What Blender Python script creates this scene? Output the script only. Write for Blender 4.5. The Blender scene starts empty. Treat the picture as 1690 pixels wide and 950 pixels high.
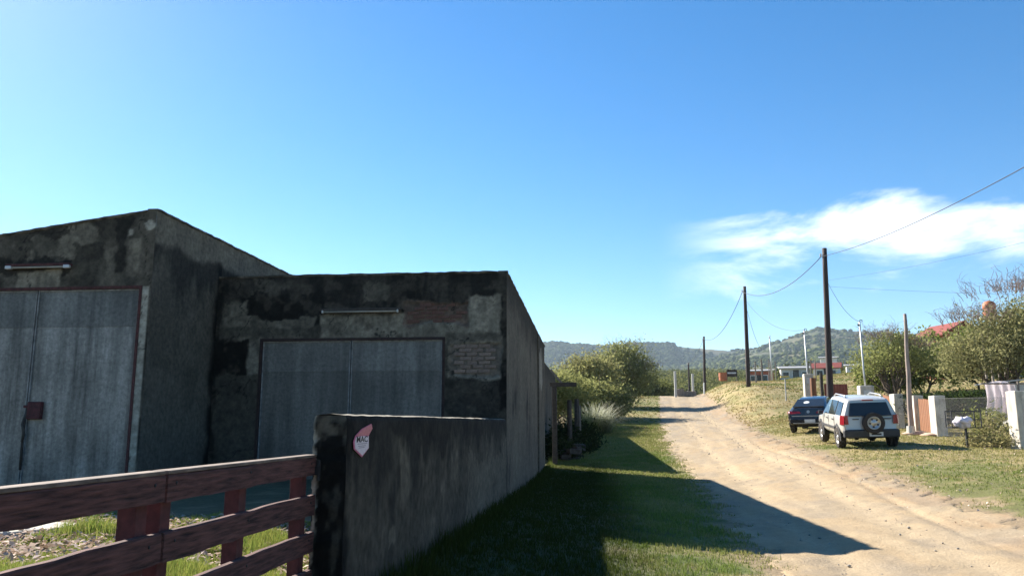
import bpy, math, random
import numpy as np
from mathutils import Vector, Matrix
random.seed(7); RNG = np.random.default_rng(7)
scene = bpy.context.scene
COL = scene.collection
R = math.radians

# ---------------------------------------------------------------- camera
cam_d = bpy.data.cameras.new('camera'); cam = bpy.data.objects.new('camera', cam_d); COL.objects.link(cam)
cam_d.sensor_width = 36; cam_d.lens = 28; cam_d.clip_end = 20000; cam_d.clip_start = .05
cam.location = (0, 0, 1.7)
cam.rotation_euler = (R(90 + 9.713), 0, R(5.78))
scene.camera = cam

# ---------------------------------------------------------------- sky, sun, exposure
SUN_TO = Vector((-1.15, .99, 1.0)).normalized()
SUN_EL = math.asin(SUN_TO.z); SUN_AZ = math.atan2(SUN_TO.x, SUN_TO.y)
w = bpy.data.worlds.new('World'); scene.world = w; w.use_nodes = True
nt = w.node_tree; N = nt.nodes; Lk = nt.links
for n in list(N): N.remove(n)
out = N.new('ShaderNodeOutputWorld'); bg = N.new('ShaderNodeBackground'); bg.inputs[1].default_value = .06
sky = N.new('ShaderNodeTexSky'); sky.sky_type = 'NISHITA'; sky.sun_disc = False
sky.sun_elevation = SUN_EL; sky.sun_rotation = SUN_AZ; sky.altitude = 700; sky.air_density = 1.0; sky.dust_density = .25; sky.ozone_density = 2.2
hs = N.new('ShaderNodeHueSaturation'); hs.inputs['Saturation'].default_value = 1.42; hs.inputs['Hue'].default_value = .5
Lk.new(sky.outputs[0], hs.inputs['Color'])
tc = N.new('ShaderNodeTexCoord')
sep = N.new('ShaderNodeSeparateXYZ'); Lk.new(tc.outputs['Generated'], sep.inputs[0])
def M(op, a, b=None, c=None, tree=None):
    T = tree or nt
    m = T.nodes.new('ShaderNodeMath'); m.operation = op
    for i, v in enumerate((a, b, c)):
        if v is None: continue
        if isinstance(v, (int, float)): m.inputs[i].default_value = v
        else: T.links.new(v, m.inputs[i])
    return m.outputs[0]
cmap = N.new('ShaderNodeMapping'); cmap.inputs['Location'].default_value = (3.3, 1.9, .8); cmap.inputs['Scale'].default_value = (1, 1, 2.7)
cn = N.new('ShaderNodeTexNoise'); cn.inputs['Scale'].default_value = 4.6; cn.inputs['Detail'].default_value = 10; cn.inputs['Roughness'].default_value = .6; cn.inputs['Distortion'].default_value = .25
Lk.new(tc.outputs['Generated'], cmap.inputs[0]); Lk.new(cmap.outputs[0], cn.inputs[0])
def SS(v, a, b):
    m = N.new('ShaderNodeMapRange'); m.interpolation_type = 'SMOOTHSTEP'; Lk.new(v, m.inputs[0]); m.inputs[1].default_value = a; m.inputs[2].default_value = b
    return m.outputs[0]
side = M('ADD', M('MULTIPLY', sep.outputs[0], .92), M('MULTIPLY', sep.outputs[1], .05))     # clouds hang over the right-hand side of the valley
band = M('MULTIPLY', SS(sep.outputs[2], .08, .18), SS(sep.outputs[2], .30, .22))
cov = M('MULTIPLY', SS(side, .12, .26), SS(M('ADD', cn.outputs[0], M('MULTIPLY', M('SUBTRACT', band, 1), .35)), .42, .62))
mixc = N.new('ShaderNodeMix'); mixc.data_type = 'RGBA'; Lk.new(M('MULTIPLY', cov, .78), mixc.inputs[0]); Lk.new(hs.outputs[0], mixc.inputs[6]); mixc.inputs[7].default_value = (9.0, 9.4, 9.8, 1)
Lk.new(mixc.outputs[2], bg.inputs[0]); Lk.new(bg.outputs[0], out.inputs[0])

sd = bpy.data.lights.new('sun', 'SUN'); sd.energy = 5; sd.angle = R(.5); sd.color = (1, .93, .82)
sun = bpy.data.objects.new('sun', sd); COL.objects.link(sun); sun.rotation_euler = SUN_TO.to_track_quat('Z', 'Y').to_euler(); sun.location = (-30, 30, 40)
vs = scene.view_settings; vs.view_transform = 'Standard'; vs.look = 'None'; vs.gamma = 1; vs.exposure = 1.6; vs.use_curve_mapping = False
scene.cycles.max_bounces = 6; scene.cycles.volume_bounces = 0
scene.cycles.volume_step_rate = 4

# ---------------------------------------------------------------- helpers
def _hash(i, j, s):
    h = (i.astype(np.int64) * 374761393 + j.astype(np.int64) * 668265263 + s * 974634777) & 0xffffffff
    h = ((h ^ (h >> 13)) * 1274126177) & 0xffffffff
    return ((h ^ (h >> 16)) & 0xffff) / 65535.0
def vn(x, y, s=0):
    x = np.asarray(x, float); y = np.asarray(y, float)
    i = np.floor(x); j = np.floor(y); u = x - i; v = y - j; u = u * u * (3 - 2 * u); v = v * v * (3 - 2 * v)
    return (_hash(i, j, s) * (1 - u) + _hash(i + 1, j, s) * u) * (1 - v) + (_hash(i, j + 1, s) * (1 - u) + _hash(i + 1, j + 1, s) * u) * v
def fbm(x, y, s=0, o=4, g=.5):
    t = 0; a = 1; n = 0
    for k in range(o):
        t = t + a * vn(x * 2 ** k, y * 2 ** k, s + k * 17); n += a; a *= g
    return t / n
def sst(x, a, b):
    t = np.clip((x - a) / (b - a), 0, 1); return t * t * (3 - 2 * t)
def L3(a, b, t): return a * (1 - t[..., None]) + np.asarray(b) * t[..., None]

class MB:
    def __init__(s): s.v = []; s.f = []; s.c = []; s.cur = (1, 1, 1)
    def add(s, vs, fs):
        o = len(s.v); s.v += [tuple(map(float, p)) for p in vs]; s.f += [tuple(i + o for i in f) for f in fs]; s.c += [s.cur] * len(vs)
    def box(s, c, d, rz=0, top=1.0, topy=None, jit=0):
        hx, hy, hz = d[0] / 2, d[1] / 2, d[2] / 2; cs, sn = math.cos(rz), math.sin(rz); vs = []
        for z in (-1, 1):
            kx = top if z > 0 else 1; ky = (top if topy is None else topy) if z > 0 else 1
            for x, y in ((-1, -1), (1, -1), (1, 1), (-1, 1)):
                X = x * hx * kx + random.uniform(-jit, jit); Y = y * hy * ky + random.uniform(-jit, jit)
                vs.append((c[0] + X * cs - Y * sn, c[1] + X * sn + Y * cs, c[2] + z * hz + random.uniform(-jit, jit)))
        s.add(vs, [(3, 2, 1, 0), (4, 5, 6, 7), (0, 1, 5, 4), (1, 2, 6, 5), (2, 3, 7, 6), (3, 0, 4, 7)]); return s
    def bar(s, a, b, wd, th, up=(0, 0, 1)):
        a = Vector(a); b = Vector(b); d = (b - a).normalized(); u = Vector(up); n = d.cross(u).normalized(); u = n.cross(d)
        vs = [p + n * (x * th / 2) + u * (y * wd / 2) for p in (a, b) for x, y in ((-1, -1), (1, -1), (1, 1), (-1, 1))]
        s.add(vs, [(0, 1, 2, 3), (7, 6, 5, 4), (0, 4, 5, 1), (1, 5, 6, 2), (2, 6, 7, 3), (3, 7, 4, 0)]); return s
    def tube(s, pts, rad, n=6, cap=True):
        pts = [Vector(p) for p in pts]; k = len(pts)
        if not hasattr(rad, '__len__'): rad = [rad] * k
        vs = []; fs = []; prev = None
        for i, p in enumerate(pts):
            d = (pts[min(i + 1, k - 1)] - pts[max(i - 1, 0)]).normalized()
            if prev is None: prev = d.orthogonal().normalized()
            n1 = (prev - d * prev.dot(d)); n1 = n1.normalized() if n1.length > 1e-6 else d.orthogonal().normalized(); prev = n1; n2 = d.cross(n1)
            for j in range(n):
                a = 2 * math.pi * j / n; vs.append(p + (n1 * math.cos(a) + n2 * math.sin(a)) * rad[i])
        for i in range(k - 1):
            for j in range(n): fs.append((i * n + j, i * n + (j + 1) % n, (i + 1) * n + (j + 1) % n, (i + 1) * n + j))
        if cap: fs.append(tuple(range(n - 1, -1, -1))); fs.append(tuple((k - 1) * n + j for j in range(n)))
        s.add(vs, fs); return s
    def lathe(s, c, axis, prof, n=20):
        ax = Vector(axis).normalized(); a1 = ax.orthogonal().normalized(); a2 = ax.cross(a1); c = Vector(c); vs = []; fs = []
        for r, h in prof:
            for j in range(n):
                a = 2 * math.pi * j / n; vs.append(c + ax * h + (a1 * math.cos(a) + a2 * math.sin(a)) * r)
        for i in range(len(prof) - 1):
            for j in range(n): fs.append((i * n + j, i * n + (j + 1) % n, (i + 1) * n + (j + 1) % n, (i + 1) * n + j))
        fs.append(tuple(range(n - 1, -1, -1))); fs.append(tuple((len(prof) - 1) * n + j for j in range(n)))
        s.add(vs, fs); return s
    def prism(s, poly, d):
        d = Vector(d); n = len(poly); vs = [Vector(p) for p in poly]; vs += [p + d for p in vs]
        s.add(vs, [tuple(range(n - 1, -1, -1)), tuple(range(n, 2 * n))] + [(i, (i + 1) % n, n + (i + 1) % n, n + i) for i in range(n)]); return s

def mesh_np(name, V, F, colr=None, smooth=False):
    me = bpy.data.meshes.new(name); V = np.asarray(V, np.float32); F = np.asarray(F, np.int32); k = F.shape[1]
    me.vertices.add(len(V)); me.vertices.foreach_set('co', V.ravel())
    me.loops.add(F.size); me.loops.foreach_set('vertex_index', F.ravel())
    me.polygons.add(len(F)); me.polygons.foreach_set('loop_start', np.arange(0, F.size, k, dtype=np.int32)); me.polygons.foreach_set('loop_total', np.full(len(F), k, np.int32))
    me.update(calc_edges=True)
    if smooth: me.polygons.foreach_set('use_smooth', np.ones(len(F), bool))
    if colr is not None:
        a = me.color_attributes.new('col', 'FLOAT_COLOR', 'POINT'); c = np.ones((len(V), 4), np.float32); c[:, :3] = colr; a.data.foreach_set('color', c.ravel())
    return me
def link(name, me, mat, parent=None, world=True):
    o = bpy.data.objects.new(name, me); COL.objects.link(o)
    if mat: me.materials.append(mat)
    if parent is not None:
        o.parent = parent
        if world:
            p = parent
            off = Vector((0, 0, 0))
            while p is not None: off += p.location; p = p.parent
            o.location = -off
    return o
def obj(name, mb, mat, parent=None, world=True, smooth=False, bevel=0, seg=2, color=False):
    me = bpy.data.meshes.new(name); me.from_pydata(mb.v, [], mb.f); me.update()
    if smooth: me.polygons.foreach_set('use_smooth', np.ones(len(me.polygons), bool))
    if color:
        a = me.color_attributes.new('col', 'FLOAT_COLOR', 'POINT'); c = np.ones((len(mb.v), 4), np.float32); c[:, :3] = mb.c; a.data.foreach_set('color', c.ravel())
    o = link(name, me, mat, parent, world)
    if bevel:
        m = o.modifiers.new('bevel', 'BEVEL'); m.width = bevel; m.segments = seg; m.limit_method = 'ANGLE'; m.angle_limit = R(35)
    return o
def tag(o, label=None, cat=None, group=None, kind=None):
    if label: o['label'] = label
    if cat: o['category'] = cat
    if group: o['group'] = group
    if kind: o['kind'] = kind
    return o
def thing(name, label, cat, loc, group=None, rz=0):
    o = bpy.data.objects.new(name, None); COL.objects.link(o); o.location = loc; o.rotation_euler = (0, 0, rz); o.empty_display_size = .2
    return tag(o, label, cat, group)

# ---------------------------------------------------------------- materials
def nmat(name):
    m = bpy.data.materials.new(name); m.use_nodes = True; return m, m.node_tree, m.node_tree.nodes['Principled BSDF']
def tnoise(T, scale, detail=5, rough=.6, coord='Object', stretch=None):
    t = T.nodes.new('ShaderNodeTexCoord'); n = T.nodes.new('ShaderNodeTexNoise'); n.inputs['Scale'].default_value = scale; n.inputs['Detail'].default_value = detail; n.inputs['Roughness'].default_value = rough
    if stretch:
        mp = T.nodes.new('ShaderNodeMapping'); mp.inputs['Scale'].default_value = stretch; T.links.new(t.outputs[coord], mp.inputs[0]); T.links.new(mp.outputs[0], n.inputs[0])
    else: T.links.new(t.outputs[coord], n.inputs[0])
    return n.outputs[0]
def ramp(T, v, a, b, lo, hi):
    m = T.nodes.new('ShaderNodeMapRange'); T.links.new(v, m.inputs[0]); m.inputs[1].default_value = a; m.inputs[2].default_value = b; m.inputs[3].default_value = lo; m.inputs[4].default_value = hi
    return m.outputs[0]
def mulc(T, cs, fac):
    v = T.nodes.new('ShaderNodeVectorMath'); v.operation = 'SCALE'
    if isinstance(cs, tuple): v.inputs[0].default_value = cs[:3]
    else: T.links.new(cs, v.inputs[0])
    T.links.new(fac, v.inputs[3]); return v.outputs[0]
def bump(T, b, h, strength, dist=.02):
    n = T.nodes.new('ShaderNodeBump'); n.inputs['Strength'].default_value = strength; n.inputs['Distance'].default_value = dist; T.links.new(h, n.inputs['Height']); T.links.new(n.outputs[0], b.inputs['Normal'])
def attr_mat(name, rough=.9, nscale=20, lo=.75, hi=1.25, bmp=.4, bdist=.02, stretch=None, spec=.2):
    m, T, b = nmat(name); a = T.nodes.new('ShaderNodeAttribute'); a.attribute_name = 'col'
    n = tnoise(T, nscale, 8, .65, stretch=stretch); T.links.new(mulc(T, a.outputs['Color'], ramp(T, n, .3, .7, lo, hi)), b.inputs['Base Color'])
    b.inputs['Roughness'].default_value = rough; b.inputs['Specular IOR Level'].default_value = spec
    if bmp: bump(T, b, n, bmp, bdist)
    return m
def simple(name, c, rough=.6, metal=0, nscale=8, lo=.8, hi=1.15, bmp=0, stretch=None, spec=.4, coat=0):
    m, T, b = nmat(name); n = tnoise(T, nscale, 6, .6, stretch=stretch)
    T.links.new(mulc(T, c, ramp(T, n, .3, .7, lo, hi)), b.inputs['Base Color']); b.inputs['Roughness'].default_value = rough; b.inputs['Metallic'].default_value = metal
    b.inputs['Specular IOR Level'].default_value = spec; b.inputs['Coat Weight'].default_value = coat
    if bmp: bump(T, b, n, bmp, .01)
    return m
def leaf_mat(name, trans=.5):
    m, T, b = nmat(name); a = T.nodes.new('ShaderNodeAttribute'); a.attribute_name = 'col'
    d = T.nodes.new('ShaderNodeBsdfDiffuse'); t = T.nodes.new('ShaderNodeBsdfTranslucent'); mx = T.nodes.new('ShaderNodeMixShader'); mx.inputs[0].default_value = trans
    T.links.new(a.outputs['Color'], d.inputs[0]); T.links.new(mulc(T, a.outputs['Color'], M('ADD', 1.1, 0, tree=T)), t.inputs[0]); T.links.new(d.outputs[0], mx.inputs[1]); T.links.new(t.outputs[0], mx.inputs[2])
    T.links.new(mx.outputs[0], T.nodes['Material Output'].inputs[0]); return m
MT = {}
MT['wall'] = attr_mat('stained_plaster', .95, 11, .6, 1.4, .55, .025, spec=.1)
MT['ground'] = attr_mat('soil_and_turf', .95, 14, .7, 1.3, .7, .05)
MT['road'] = attr_mat('packed_dirt', .97, 26, .82, 1.16, .6, .03, spec=.1)
MT['stone'] = attr_mat('stone', .9, 30, .8, 1.2, .4)
MT['leaf'] = leaf_mat('foliage'); MT['grass'] = leaf_mat('grass_blades', .3)
MT['dry'] = leaf_mat('dry_leaves', .15)
MT['hill'] = attr_mat('hill_scrub', 1, .02, .7, 1.3, .0)
MT['canopy'] = attr_mat('far_canopy', 1, .3, .8, 1.2, .0, spec=0)
MT['bark'] = simple('bark', (.10, .075, .055), .95, 0, 12, .6, 1.4, .5)
MT['twig'] = simple('bare_twigs', (.20, .15, .13), .95)
MT['polewood'] = simple('creosoted_pole', (.045, .03, .027), .8, 0, 9, .6, 1.5, .3, (1, 1, .1))
MT['greywood'] = simple('weathered_wood', (.20, .17, .145), .9, 0, 10, .6, 1.4, .4, (1, 1, .12))
MT['darkwood'] = simple('dark_old_wood', (.06, .05, .042), .9, 0, 10, .6, 1.4, .4)
MT['wire'] = simple('black_cable', (.03, .03, .035), .6)
MT['galv'] = simple('galvanised_pipe', (.55, .56, .56), .5, .3, 6)
MT['pconc'] = simple('pale_concrete', (.48, .47, .44), .9, 0, 14, .8, 1.15, .3)
MT['pillar'] = simple('pale_render', (.60, .55, .47), .92, 0, 5, .6, 1.15, .4, (1, 1, .5))
MT['boards'] = simple('brown_boards', (.20, .085, .038), .75, 0, 7, .7, 1.25, .3, (6, 6, .6))
MT['rust'] = simple('red_oxide_paint', (.07, .022, .02), .8, 0, 14, .5, 1.5, .2)
MT['redpaint'] = simple('faded_red_paint', (.085, .022, .023), .8, 0, 14, .5, 1.3, .2)
MT['white'] = simple('white_paint', (.78, .78, .76), .7)
MT['carwhite'] = simple('silver_beige_car_paint', (.50, .49, .455), .28, .15, 3, .97, 1.03, 0, coat=.6)
MT['cardark'] = simple('dark_blue_grey_car_paint', (.024, .025, .030), .25, .3, 3, .95, 1.05, 0, coat=.8)
MT['clad'] = simple('dark_plastic', (.035, .036, .04), .6)
MT['tyre'] = simple('dusty_tyre_rubber', (.045, .038, .034), .95)
MT['alloy'] = simple('alloy_wheel', (.5, .5, .5), .35, .7)
MT['glass'] = simple('tinted_car_glass', (.018, .021, .024), .06, 0, 3, .9, 1.1, spec=.6)
MT['lampred'] = simple('red_lamp_lens', (.28, .012, .02), .2, spec=.5)
MT['plate'] = simple('number_plate', (.6, .6, .6), .4)
MT['black'] = simple('black_print', (.012, .012, .014), .6)
MT['tile'] = simple('red_roof_tile', (.22, .05, .04), .8, 0, 5, .7, 1.2)
MT['orange'] = simple('orange_plastic_tank', (.42, .14, .06), .6)
MT['hwhite'] = simple('whitewashed_wall', (.72, .70, .67), .9)
MT['hbrick'] = simple('red_brick_wall', (.34, .11, .07), .9)
MT['tin'] = simple('grey_sheet_roof', (.38, .37, .36), .6, .3)
MT['pane'] = simple('dark_window', (.03, .035, .04), .15)
MT['fabric'] = leaf_mat('white_sheet', .5)
MT['bag'] = simple('pale_plastic_bag', (.62, .58, .66), .5)

# ---------------------------------------------------------------- terrain function
KY = np.array([-40, 0, 5, 10, 16, 22, 27, 34, 42, 51, 60, 68, 84, 100, 130, 200, 400], float)
XLt = np.array([1.6, 1.7, 2.1, 2.23, 2.68, 3.15, 3.35, 3.56, 3.88, 4.51, 5.15, 5.8, 7.1, 8.5, 11, 16, 30])
XRt = np.array([5.3, 5.4, 5.5, 5.72, 6.29, 6.7, 6.75, 7.12, 7.74, 8.4, 9.05, 9.7, 11.0, 12.4, 15.5, 20, 34])
CT = [[.6, .6, .6, .6, .6, .6, .5, .5, .9, 1.6, 2.4, 3.2, 4.5, 4.6, 4, 1.5, -6]] * 2 + [
      [.5, .5, .42, .35, .2, .1, .1, .35, .85, 1.6, 2.4, 3.2, 4.6, 4.8, 4.4, 2, -6],
      [.05, .0, -.08, .10, .08, .06, .1, .42, .95, 1.66, 2.42, 3.17, 4.6, 4.9, 4.5, 2, -5.5],
      [0, 0, -.03, -.05, -.05, 0, .12, .5, 1.0, 1.68, 2.45, 3.15, 4.6, 4.95, 4.6, 2, -5],
      [0, .03, .07, .13, .27, .5, .8, 1.05, 1.38, 1.9, 2.6, 3.2, 4.6, 5.0, 4.7, 2.5, -4],
      [.1, .12, .18, .3, .48, .72, .98, 1.2, 1.6, 2.6, 4.2, 5.0, 6.0, 6.3, 6.5, 6, 2],
      [.4, .45, .5, .6, .75, .88, 1.0, 1.17, 1.45, 2.3, 3.6, 4.6, 6.2, 7.2, 9, 12, 14],
      [1, 1.2, 1.3, 1.5, 1.8, 2.1, 2.5, 3.2, 3.9, 4.6, 5.4, 6.2, 7.5, 9, 11.3, 15, 20],
      [7, 7, 7, 7.5, 7.8, 8.1, 8.5, 9.2, 9.9, 10.6, 11.4, 12.2, 13.5, 15, 17.3, 22, 30]]
def xl_(Y): return np.interp(Y, KY, XLt)
def xr_(Y): return np.interp(Y, KY, XRt)
def raw(X, Y):
    X, Y = np.broadcast_arrays(np.asarray(X, float), np.asarray(Y, float))
    xl = xl_(Y); xr = xr_(Y); xf = 13.2 + .18 * (np.clip(Y, -40, 400) - 25)
    xs = [Y * 0 - 60., Y * 0 - 4., Y * 0 - 1.75, Y * 0 + .5, xl, xr, xr + 2.5, np.maximum(xf, xr + 4), xf + 25, xf + 120]
    zs = [np.interp(Y, KY, c) for c in CT]
    z = np.where(X <= xs[0], zs[0], zs[-1])
    for i in range(9):
        t = np.clip((X - xs[i]) / (xs[i + 1] - xs[i]), 0, 1)
        z = np.where((X > xs[i]) & (X <= xs[i + 1]), zs[i] * (1 - t) + zs[i + 1] * t, z)
    return z
def Z(X, Y):
    """smoothed terrain height"""
    X, Y = np.broadcast_arrays(np.asarray(X, float), np.asarray(Y, float)); s = 0; sw = 0
    k = np.clip(Y / 30, .6, 2.0)
    for dx in (-.8, 0, .8):
        for dy in (-1, 0, 1):
            wt = (2 - abs(dx)) * (2 - abs(dy)); s = s + wt * raw(X + dx * np.where(X > -1.2, 1, .0), Y + dy * k * 1.5); sw += wt
    return s / sw + (fbm(X * .9, Y * .9, 3) - .5) * .05
def z1(x, y): return float(Z(np.array([x]), np.array([y]))[0])

def grow(a0, a1, step, far, k=1.12):
    core = list(np.arange(a0, a1, step)); s = step; p = core[-1]; hi = []
    while p < far[1]: s *= k; p += s; hi.append(p)
    s = step; p = a0; lo = []
    while p > far[0]: s *= k; p -= s; lo.append(p)
    return np.array(lo[::-1] + core + hi)
gx = grow(-9, 20, .13, (-2600, 2600)); gy = grow(3.5, 46, .16, (-400, 3600))
GX, GY = np.meshgrid(gx, gy); GZ = Z(GX, GY)
far = sst(GY, 150, 260); GZ = GZ * (1 - far) + far * (np.interp(GY, [200, 300, 420, 560, 700], [4, 11, 20, 32, 36]) + 6 * fbm(GX * .01, GY * .01, 40))
inner = sst(GX, xl_(GY) - .1, xl_(GY) + .7) * (1 - sst(GX, xr_(GY) - .7, xr_(GY) + .1)) * (GY < 110)
GZ = GZ - .09 * inner
def turf_col(X, Y):
    """colour of the verge: green turf, straw-dry patches, bare soil, painted shade by the wall"""
    n1 = fbm(X * .35, Y * .35, 5); n2 = fbm(X * 1.7, Y * 1.7, 9); n3 = fbm(X * 6, Y * 6, 12, 3)
    green = np.array([.09, .11, .03]); dry = np.array([.27, .215, .10]); soil = np.array([.26, .195, .12])
    c = np.broadcast_to(green, X.shape + (3,)).copy()
    right = sst(X, xr_(Y) - .5, xr_(Y) + .5)
    c = L3(c, dry, np.clip(sst(n1 * .6 + n2 * .4, .38, .62) * (.55 + .4 * right) + .25 * right + .3 * sst(Y, 26, 36), 0, 1))
    c = L3(c, (.11, .085, .055), (X < -1.9) * .75)
    c = L3(c, soil, sst(n2 * .5 + n3 * .5, .56, .72) * .6)
    c = L3(c, (.024, .036, .012), (1 - sst(X + (n2 - .5) * 1.2, -.2, 1.4)) * (X > -1.9) * (1 - sst(Y, 26, 34)) * .85)  # lush dark green, deepened to paint in the shade beside the wall
    edge = np.maximum(sst(X, xl_(Y) - 1.0, xl_(Y) + .1) * (X < xl_(Y) + 1), (1 - sst(X, xr_(Y) - .1, xr_(Y) + 1.6)) * (X > xr_(Y) - 1))
    c = L3(c, soil, sst(edge + (n2 - .5) * .9 + (n3 - .5) * .5, .35, .8))
    return c
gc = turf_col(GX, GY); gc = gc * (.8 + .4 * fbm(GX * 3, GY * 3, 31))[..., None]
farc = sst(GY, 60, 160); gc = L3(gc, (.11, .12, .045), farc * .6)
ni, nj = GX.shape; idx = np.arange(ni * nj).reshape(ni, nj)
GF = np.stack([idx[:-1, :-1], idx[:-1, 1:], idx[1:, 1:], idx[1:, :-1]], -1).reshape(-1, 4)
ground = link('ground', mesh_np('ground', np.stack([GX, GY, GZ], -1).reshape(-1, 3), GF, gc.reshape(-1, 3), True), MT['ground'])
tag(ground, 'grassy verge and sloping field of green and straw-dry turf', 'ground', kind='structure')

# dirt road
ry = np.concatenate([np.arange(-6, 3, .5), np.arange(3, 45, .11), np.arange(45, 112, .4)]); rt = np.linspace(-.12, 1.12, 64)
RT, RY = np.meshgrid(rt, ry); RX = xl_(RY) + (xr_(RY) - xl_(RY)) * RT
rn = fbm(RX * .8, RY * .8, 50); rn2 = fbm(RX * 3.5, RY * 3.5, 60)
rut = np.exp(-((RT - .27 + .05 * np.sin(RY * .11)) / .075) ** 2) + np.exp(-((RT - .68 + .05 * np.sin(RY * .11)) / .085) ** 2)
rill = np.exp(-((RT - .86 - .05 * np.sin(RY * .35) - .04 * (rn - .5)) / .022) ** 2) * sst(RY, 8, 14) * (1 - sst(RY, 30, 40))
edgein = np.clip(np.minimum(RT, 1 - RT) / .1 + 1.0 + (rn2 - .5) * 2.6 + (rn - .5) * 2, 0, 2)
RZ = Z(RX, RY) + .018 - .03 * rut + (rn2 - .5) * .035 + (fbm(RX * 10, RY * 10, 66, 3) - .5) * .022 - .03 * rill - .10 * (1 - np.clip(edgein * 1.6, 0, 1))
rc = np.broadcast_to(np.array([.335, .255, .16]), RX.shape + (3,)).copy()
rc = L3(rc, (.375, .295, .195), np.clip(rut, 0, 1) * .8)
rc = L3(rc, (.30, .245, .175), sst(fbm(RX * 1.2, RY * .5, 70), .45, .68) * (1 - np.clip(rut, 0, 1)) * .7)
rc = L3(rc, (.27, .235, .19), sst(RY + (rn - .5) * 30, 32, 55) * sst(rn2, .4, .6) * (1 - np.clip(rut, 0, 1)) * .7)
rc = L3(rc, (.31, .21, .125), sst(RT, .72, .95) * sst(rn, .35, .6) * .6)
rc = L3(rc, (.25, .205, .15), sst(fbm(RX * 2.2, RY * 1.1, 84, 5), .54, .68) * .55); rc = L3(rc, (.40, .315, .205), sst(fbm(RX * 3.1, RY * .35, 86, 4), .55, .7) * .5)
rc = rc * (.88 + .24 * fbm(RX * 9, RY * 9, 81, 4))[..., None]
ni, nj = RX.shape; idx = np.arange(ni * nj).reshape(ni, nj)
RF = np.stack([idx[:-1, :-1], idx[:-1, 1:], idx[1:, 1:], idx[1:, :-1]], -1).reshape(-1, 4)
road = link('dirt_road', mesh_np('dirt_road', np.stack([RX, RY, RZ], -1).reshape(-1, 3), RF, rc.reshape(-1, 3), True), MT['road'])
tag(road, 'rutted pale dirt road climbing to the crest', 'road', kind='structure')

# loose stones on the road
def stones(n, seed):
    rg = np.random.default_rng(seed); V = []; F = []; Cc = []
    base = np.array([(1, 0, 0), (-1, 0, 0), (0, 1, 0), (0, -1, 0), (0, 0, 1), (0, 0, -1)], float)
    tri = np.array([(0, 2, 4), (2, 1, 4), (1, 3, 4), (3, 0, 4), (2, 0, 5), (1, 2, 5), (3, 1, 5), (0, 3, 5)])
    Y = 5 + 60 * rg.random(n) ** 1.25; t = rg.random(n) * 1.25 - .1; k = fbm(Y * .6, t * 6, 4); X = xl_(Y) + (xr_(Y) - xl_(Y)) * t
    s = .006 + .026 * rg.random(n) ** 5 + .0003 * Y; zz = Z(X, Y) - .004
    for i in range(n):
        v = base * (s[i] * (.7 + .6 * rg.random((6, 3)))) * (1, 1, .6); V.append(v + (X[i], Y[i], zz[i] + s[i] * .2)); F.append(tri + 6 * i)
        g = .2 + .2 * rg.random(); Cc.append(np.tile((g * 1.05, g * .93, g * .78), (6, 1)))
    return mesh_np('road_gravel', np.concatenate(V), np.concatenate(F), np.concatenate(Cc))
o = link('road_gravel', stones(2600, 3), MT['stone']); tag(o, 'loose gravel and small stones scattered over the dirt road', 'gravel', kind='stuff')

# ---------------------------------------------------------------- grass
def grass_mesh(name, X, Y, hgt, wid, cols, blades=3, seed=1, lean=.5, zoff=0):
    rg = np.random.default_rng(seed); n = len(X); X = np.repeat(X, blades); Y = np.repeat(Y, blades); h = np.repeat(hgt, blades) * (.5 + .8 * rg.random(n * blades)); wd = np.repeat(wid, blades)
    X = X + rg.normal(0, .025, n * blades); Y = Y + rg.normal(0, .025, n * blades); zb = Z(X, Y) - .01 + zoff
    a = rg.random(n * blades) * 6.283; l = lean * h * rg.random(n * blades); b = rg.random(n * blades) * 6.283
    P = np.stack([X, Y, zb], -1); wv = np.stack([np.cos(b) * wd, np.sin(b) * wd, 0 * b], -1); tip = P + np.stack([np.cos(a) * l, np.sin(a) * l, h], -1)
    mid = P + np.stack([np.cos(a) * l * .3, np.sin(a) * l * .3, h * .55], -1)
    V = np.stack([P - wv, P + wv, mid + wv * .7, mid - wv * .7, tip], 1).reshape(-1, 3); k = np.arange(n * blades)[:, None] * 5
    F = np.concatenate([k + [0, 1, 2], k + [0, 2, 3], k + [3, 2, 4]]); c = np.repeat(cols, blades, 0) * (.75 + .5 * rg.random((n * blades, 1)))
    return mesh_np(name, V, F, np.repeat(c, 5, 0))
def scatter(n, x0, x1, y0, y1, seed, pw=1.4):
    rg = np.random.default_rng(seed); Y = y0 + (y1 - y0) * rg.random(n) ** pw; X = x0 + (x1 - x0) * rg.random(n); return X, Y, rg
def grass_cols(X, Y, rg):
    c = turf_col(X, Y); g = np.array([.15, .205, .045]); d = np.array([.34, .29, .13]); t = sst(c[:, 0] / c[:, 1], .85, 1.25) * np.where(X < 5, .62, .95)
    return L3(np.tile(g, (len(X), 1)), d, np.clip(t * .8 + rg.normal(0, .12, len(X)), 0, 1))
X, Y, rg = scatter(90000, -1.72, 4.6, 4.6, 52, 11, 1.6)
edge = (xl_(Y) - X) + (fbm(X * 1.5, Y * 1.5, 14) - .5) * 1.6; keep = (edge > .1) & (rg.random(len(X)) < sst(edge, .0, 1.2) * .9 + .1) & (X > -1.7); X, Y = X[keep], Y[keep]
tall = 1 + 2.2 * np.exp(-((X + 1.7) / .22) ** 2)
o = link('verge_grass', grass_mesh('verge_grass', X, Y, (.035 + .05 * fbm(X * 2, Y * 2, 8)) * tall, .003 + .00025 * Y, grass_cols(X, Y, rg) * (1 - .74 * (1 - sst(X, -.1, 1.3)) * (1 - sst(Y, 26, 34)))[:, None], 3, 2), MT['grass'])  # blades near the wall get the painted shade too
tag(o, 'short grass on the verge between the plastered wall and the dirt road', 'grass', kind='stuff')
X, Y, rg = scatter(60000, 5.5, 19, 8, 48, 12, 1.25)
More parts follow.
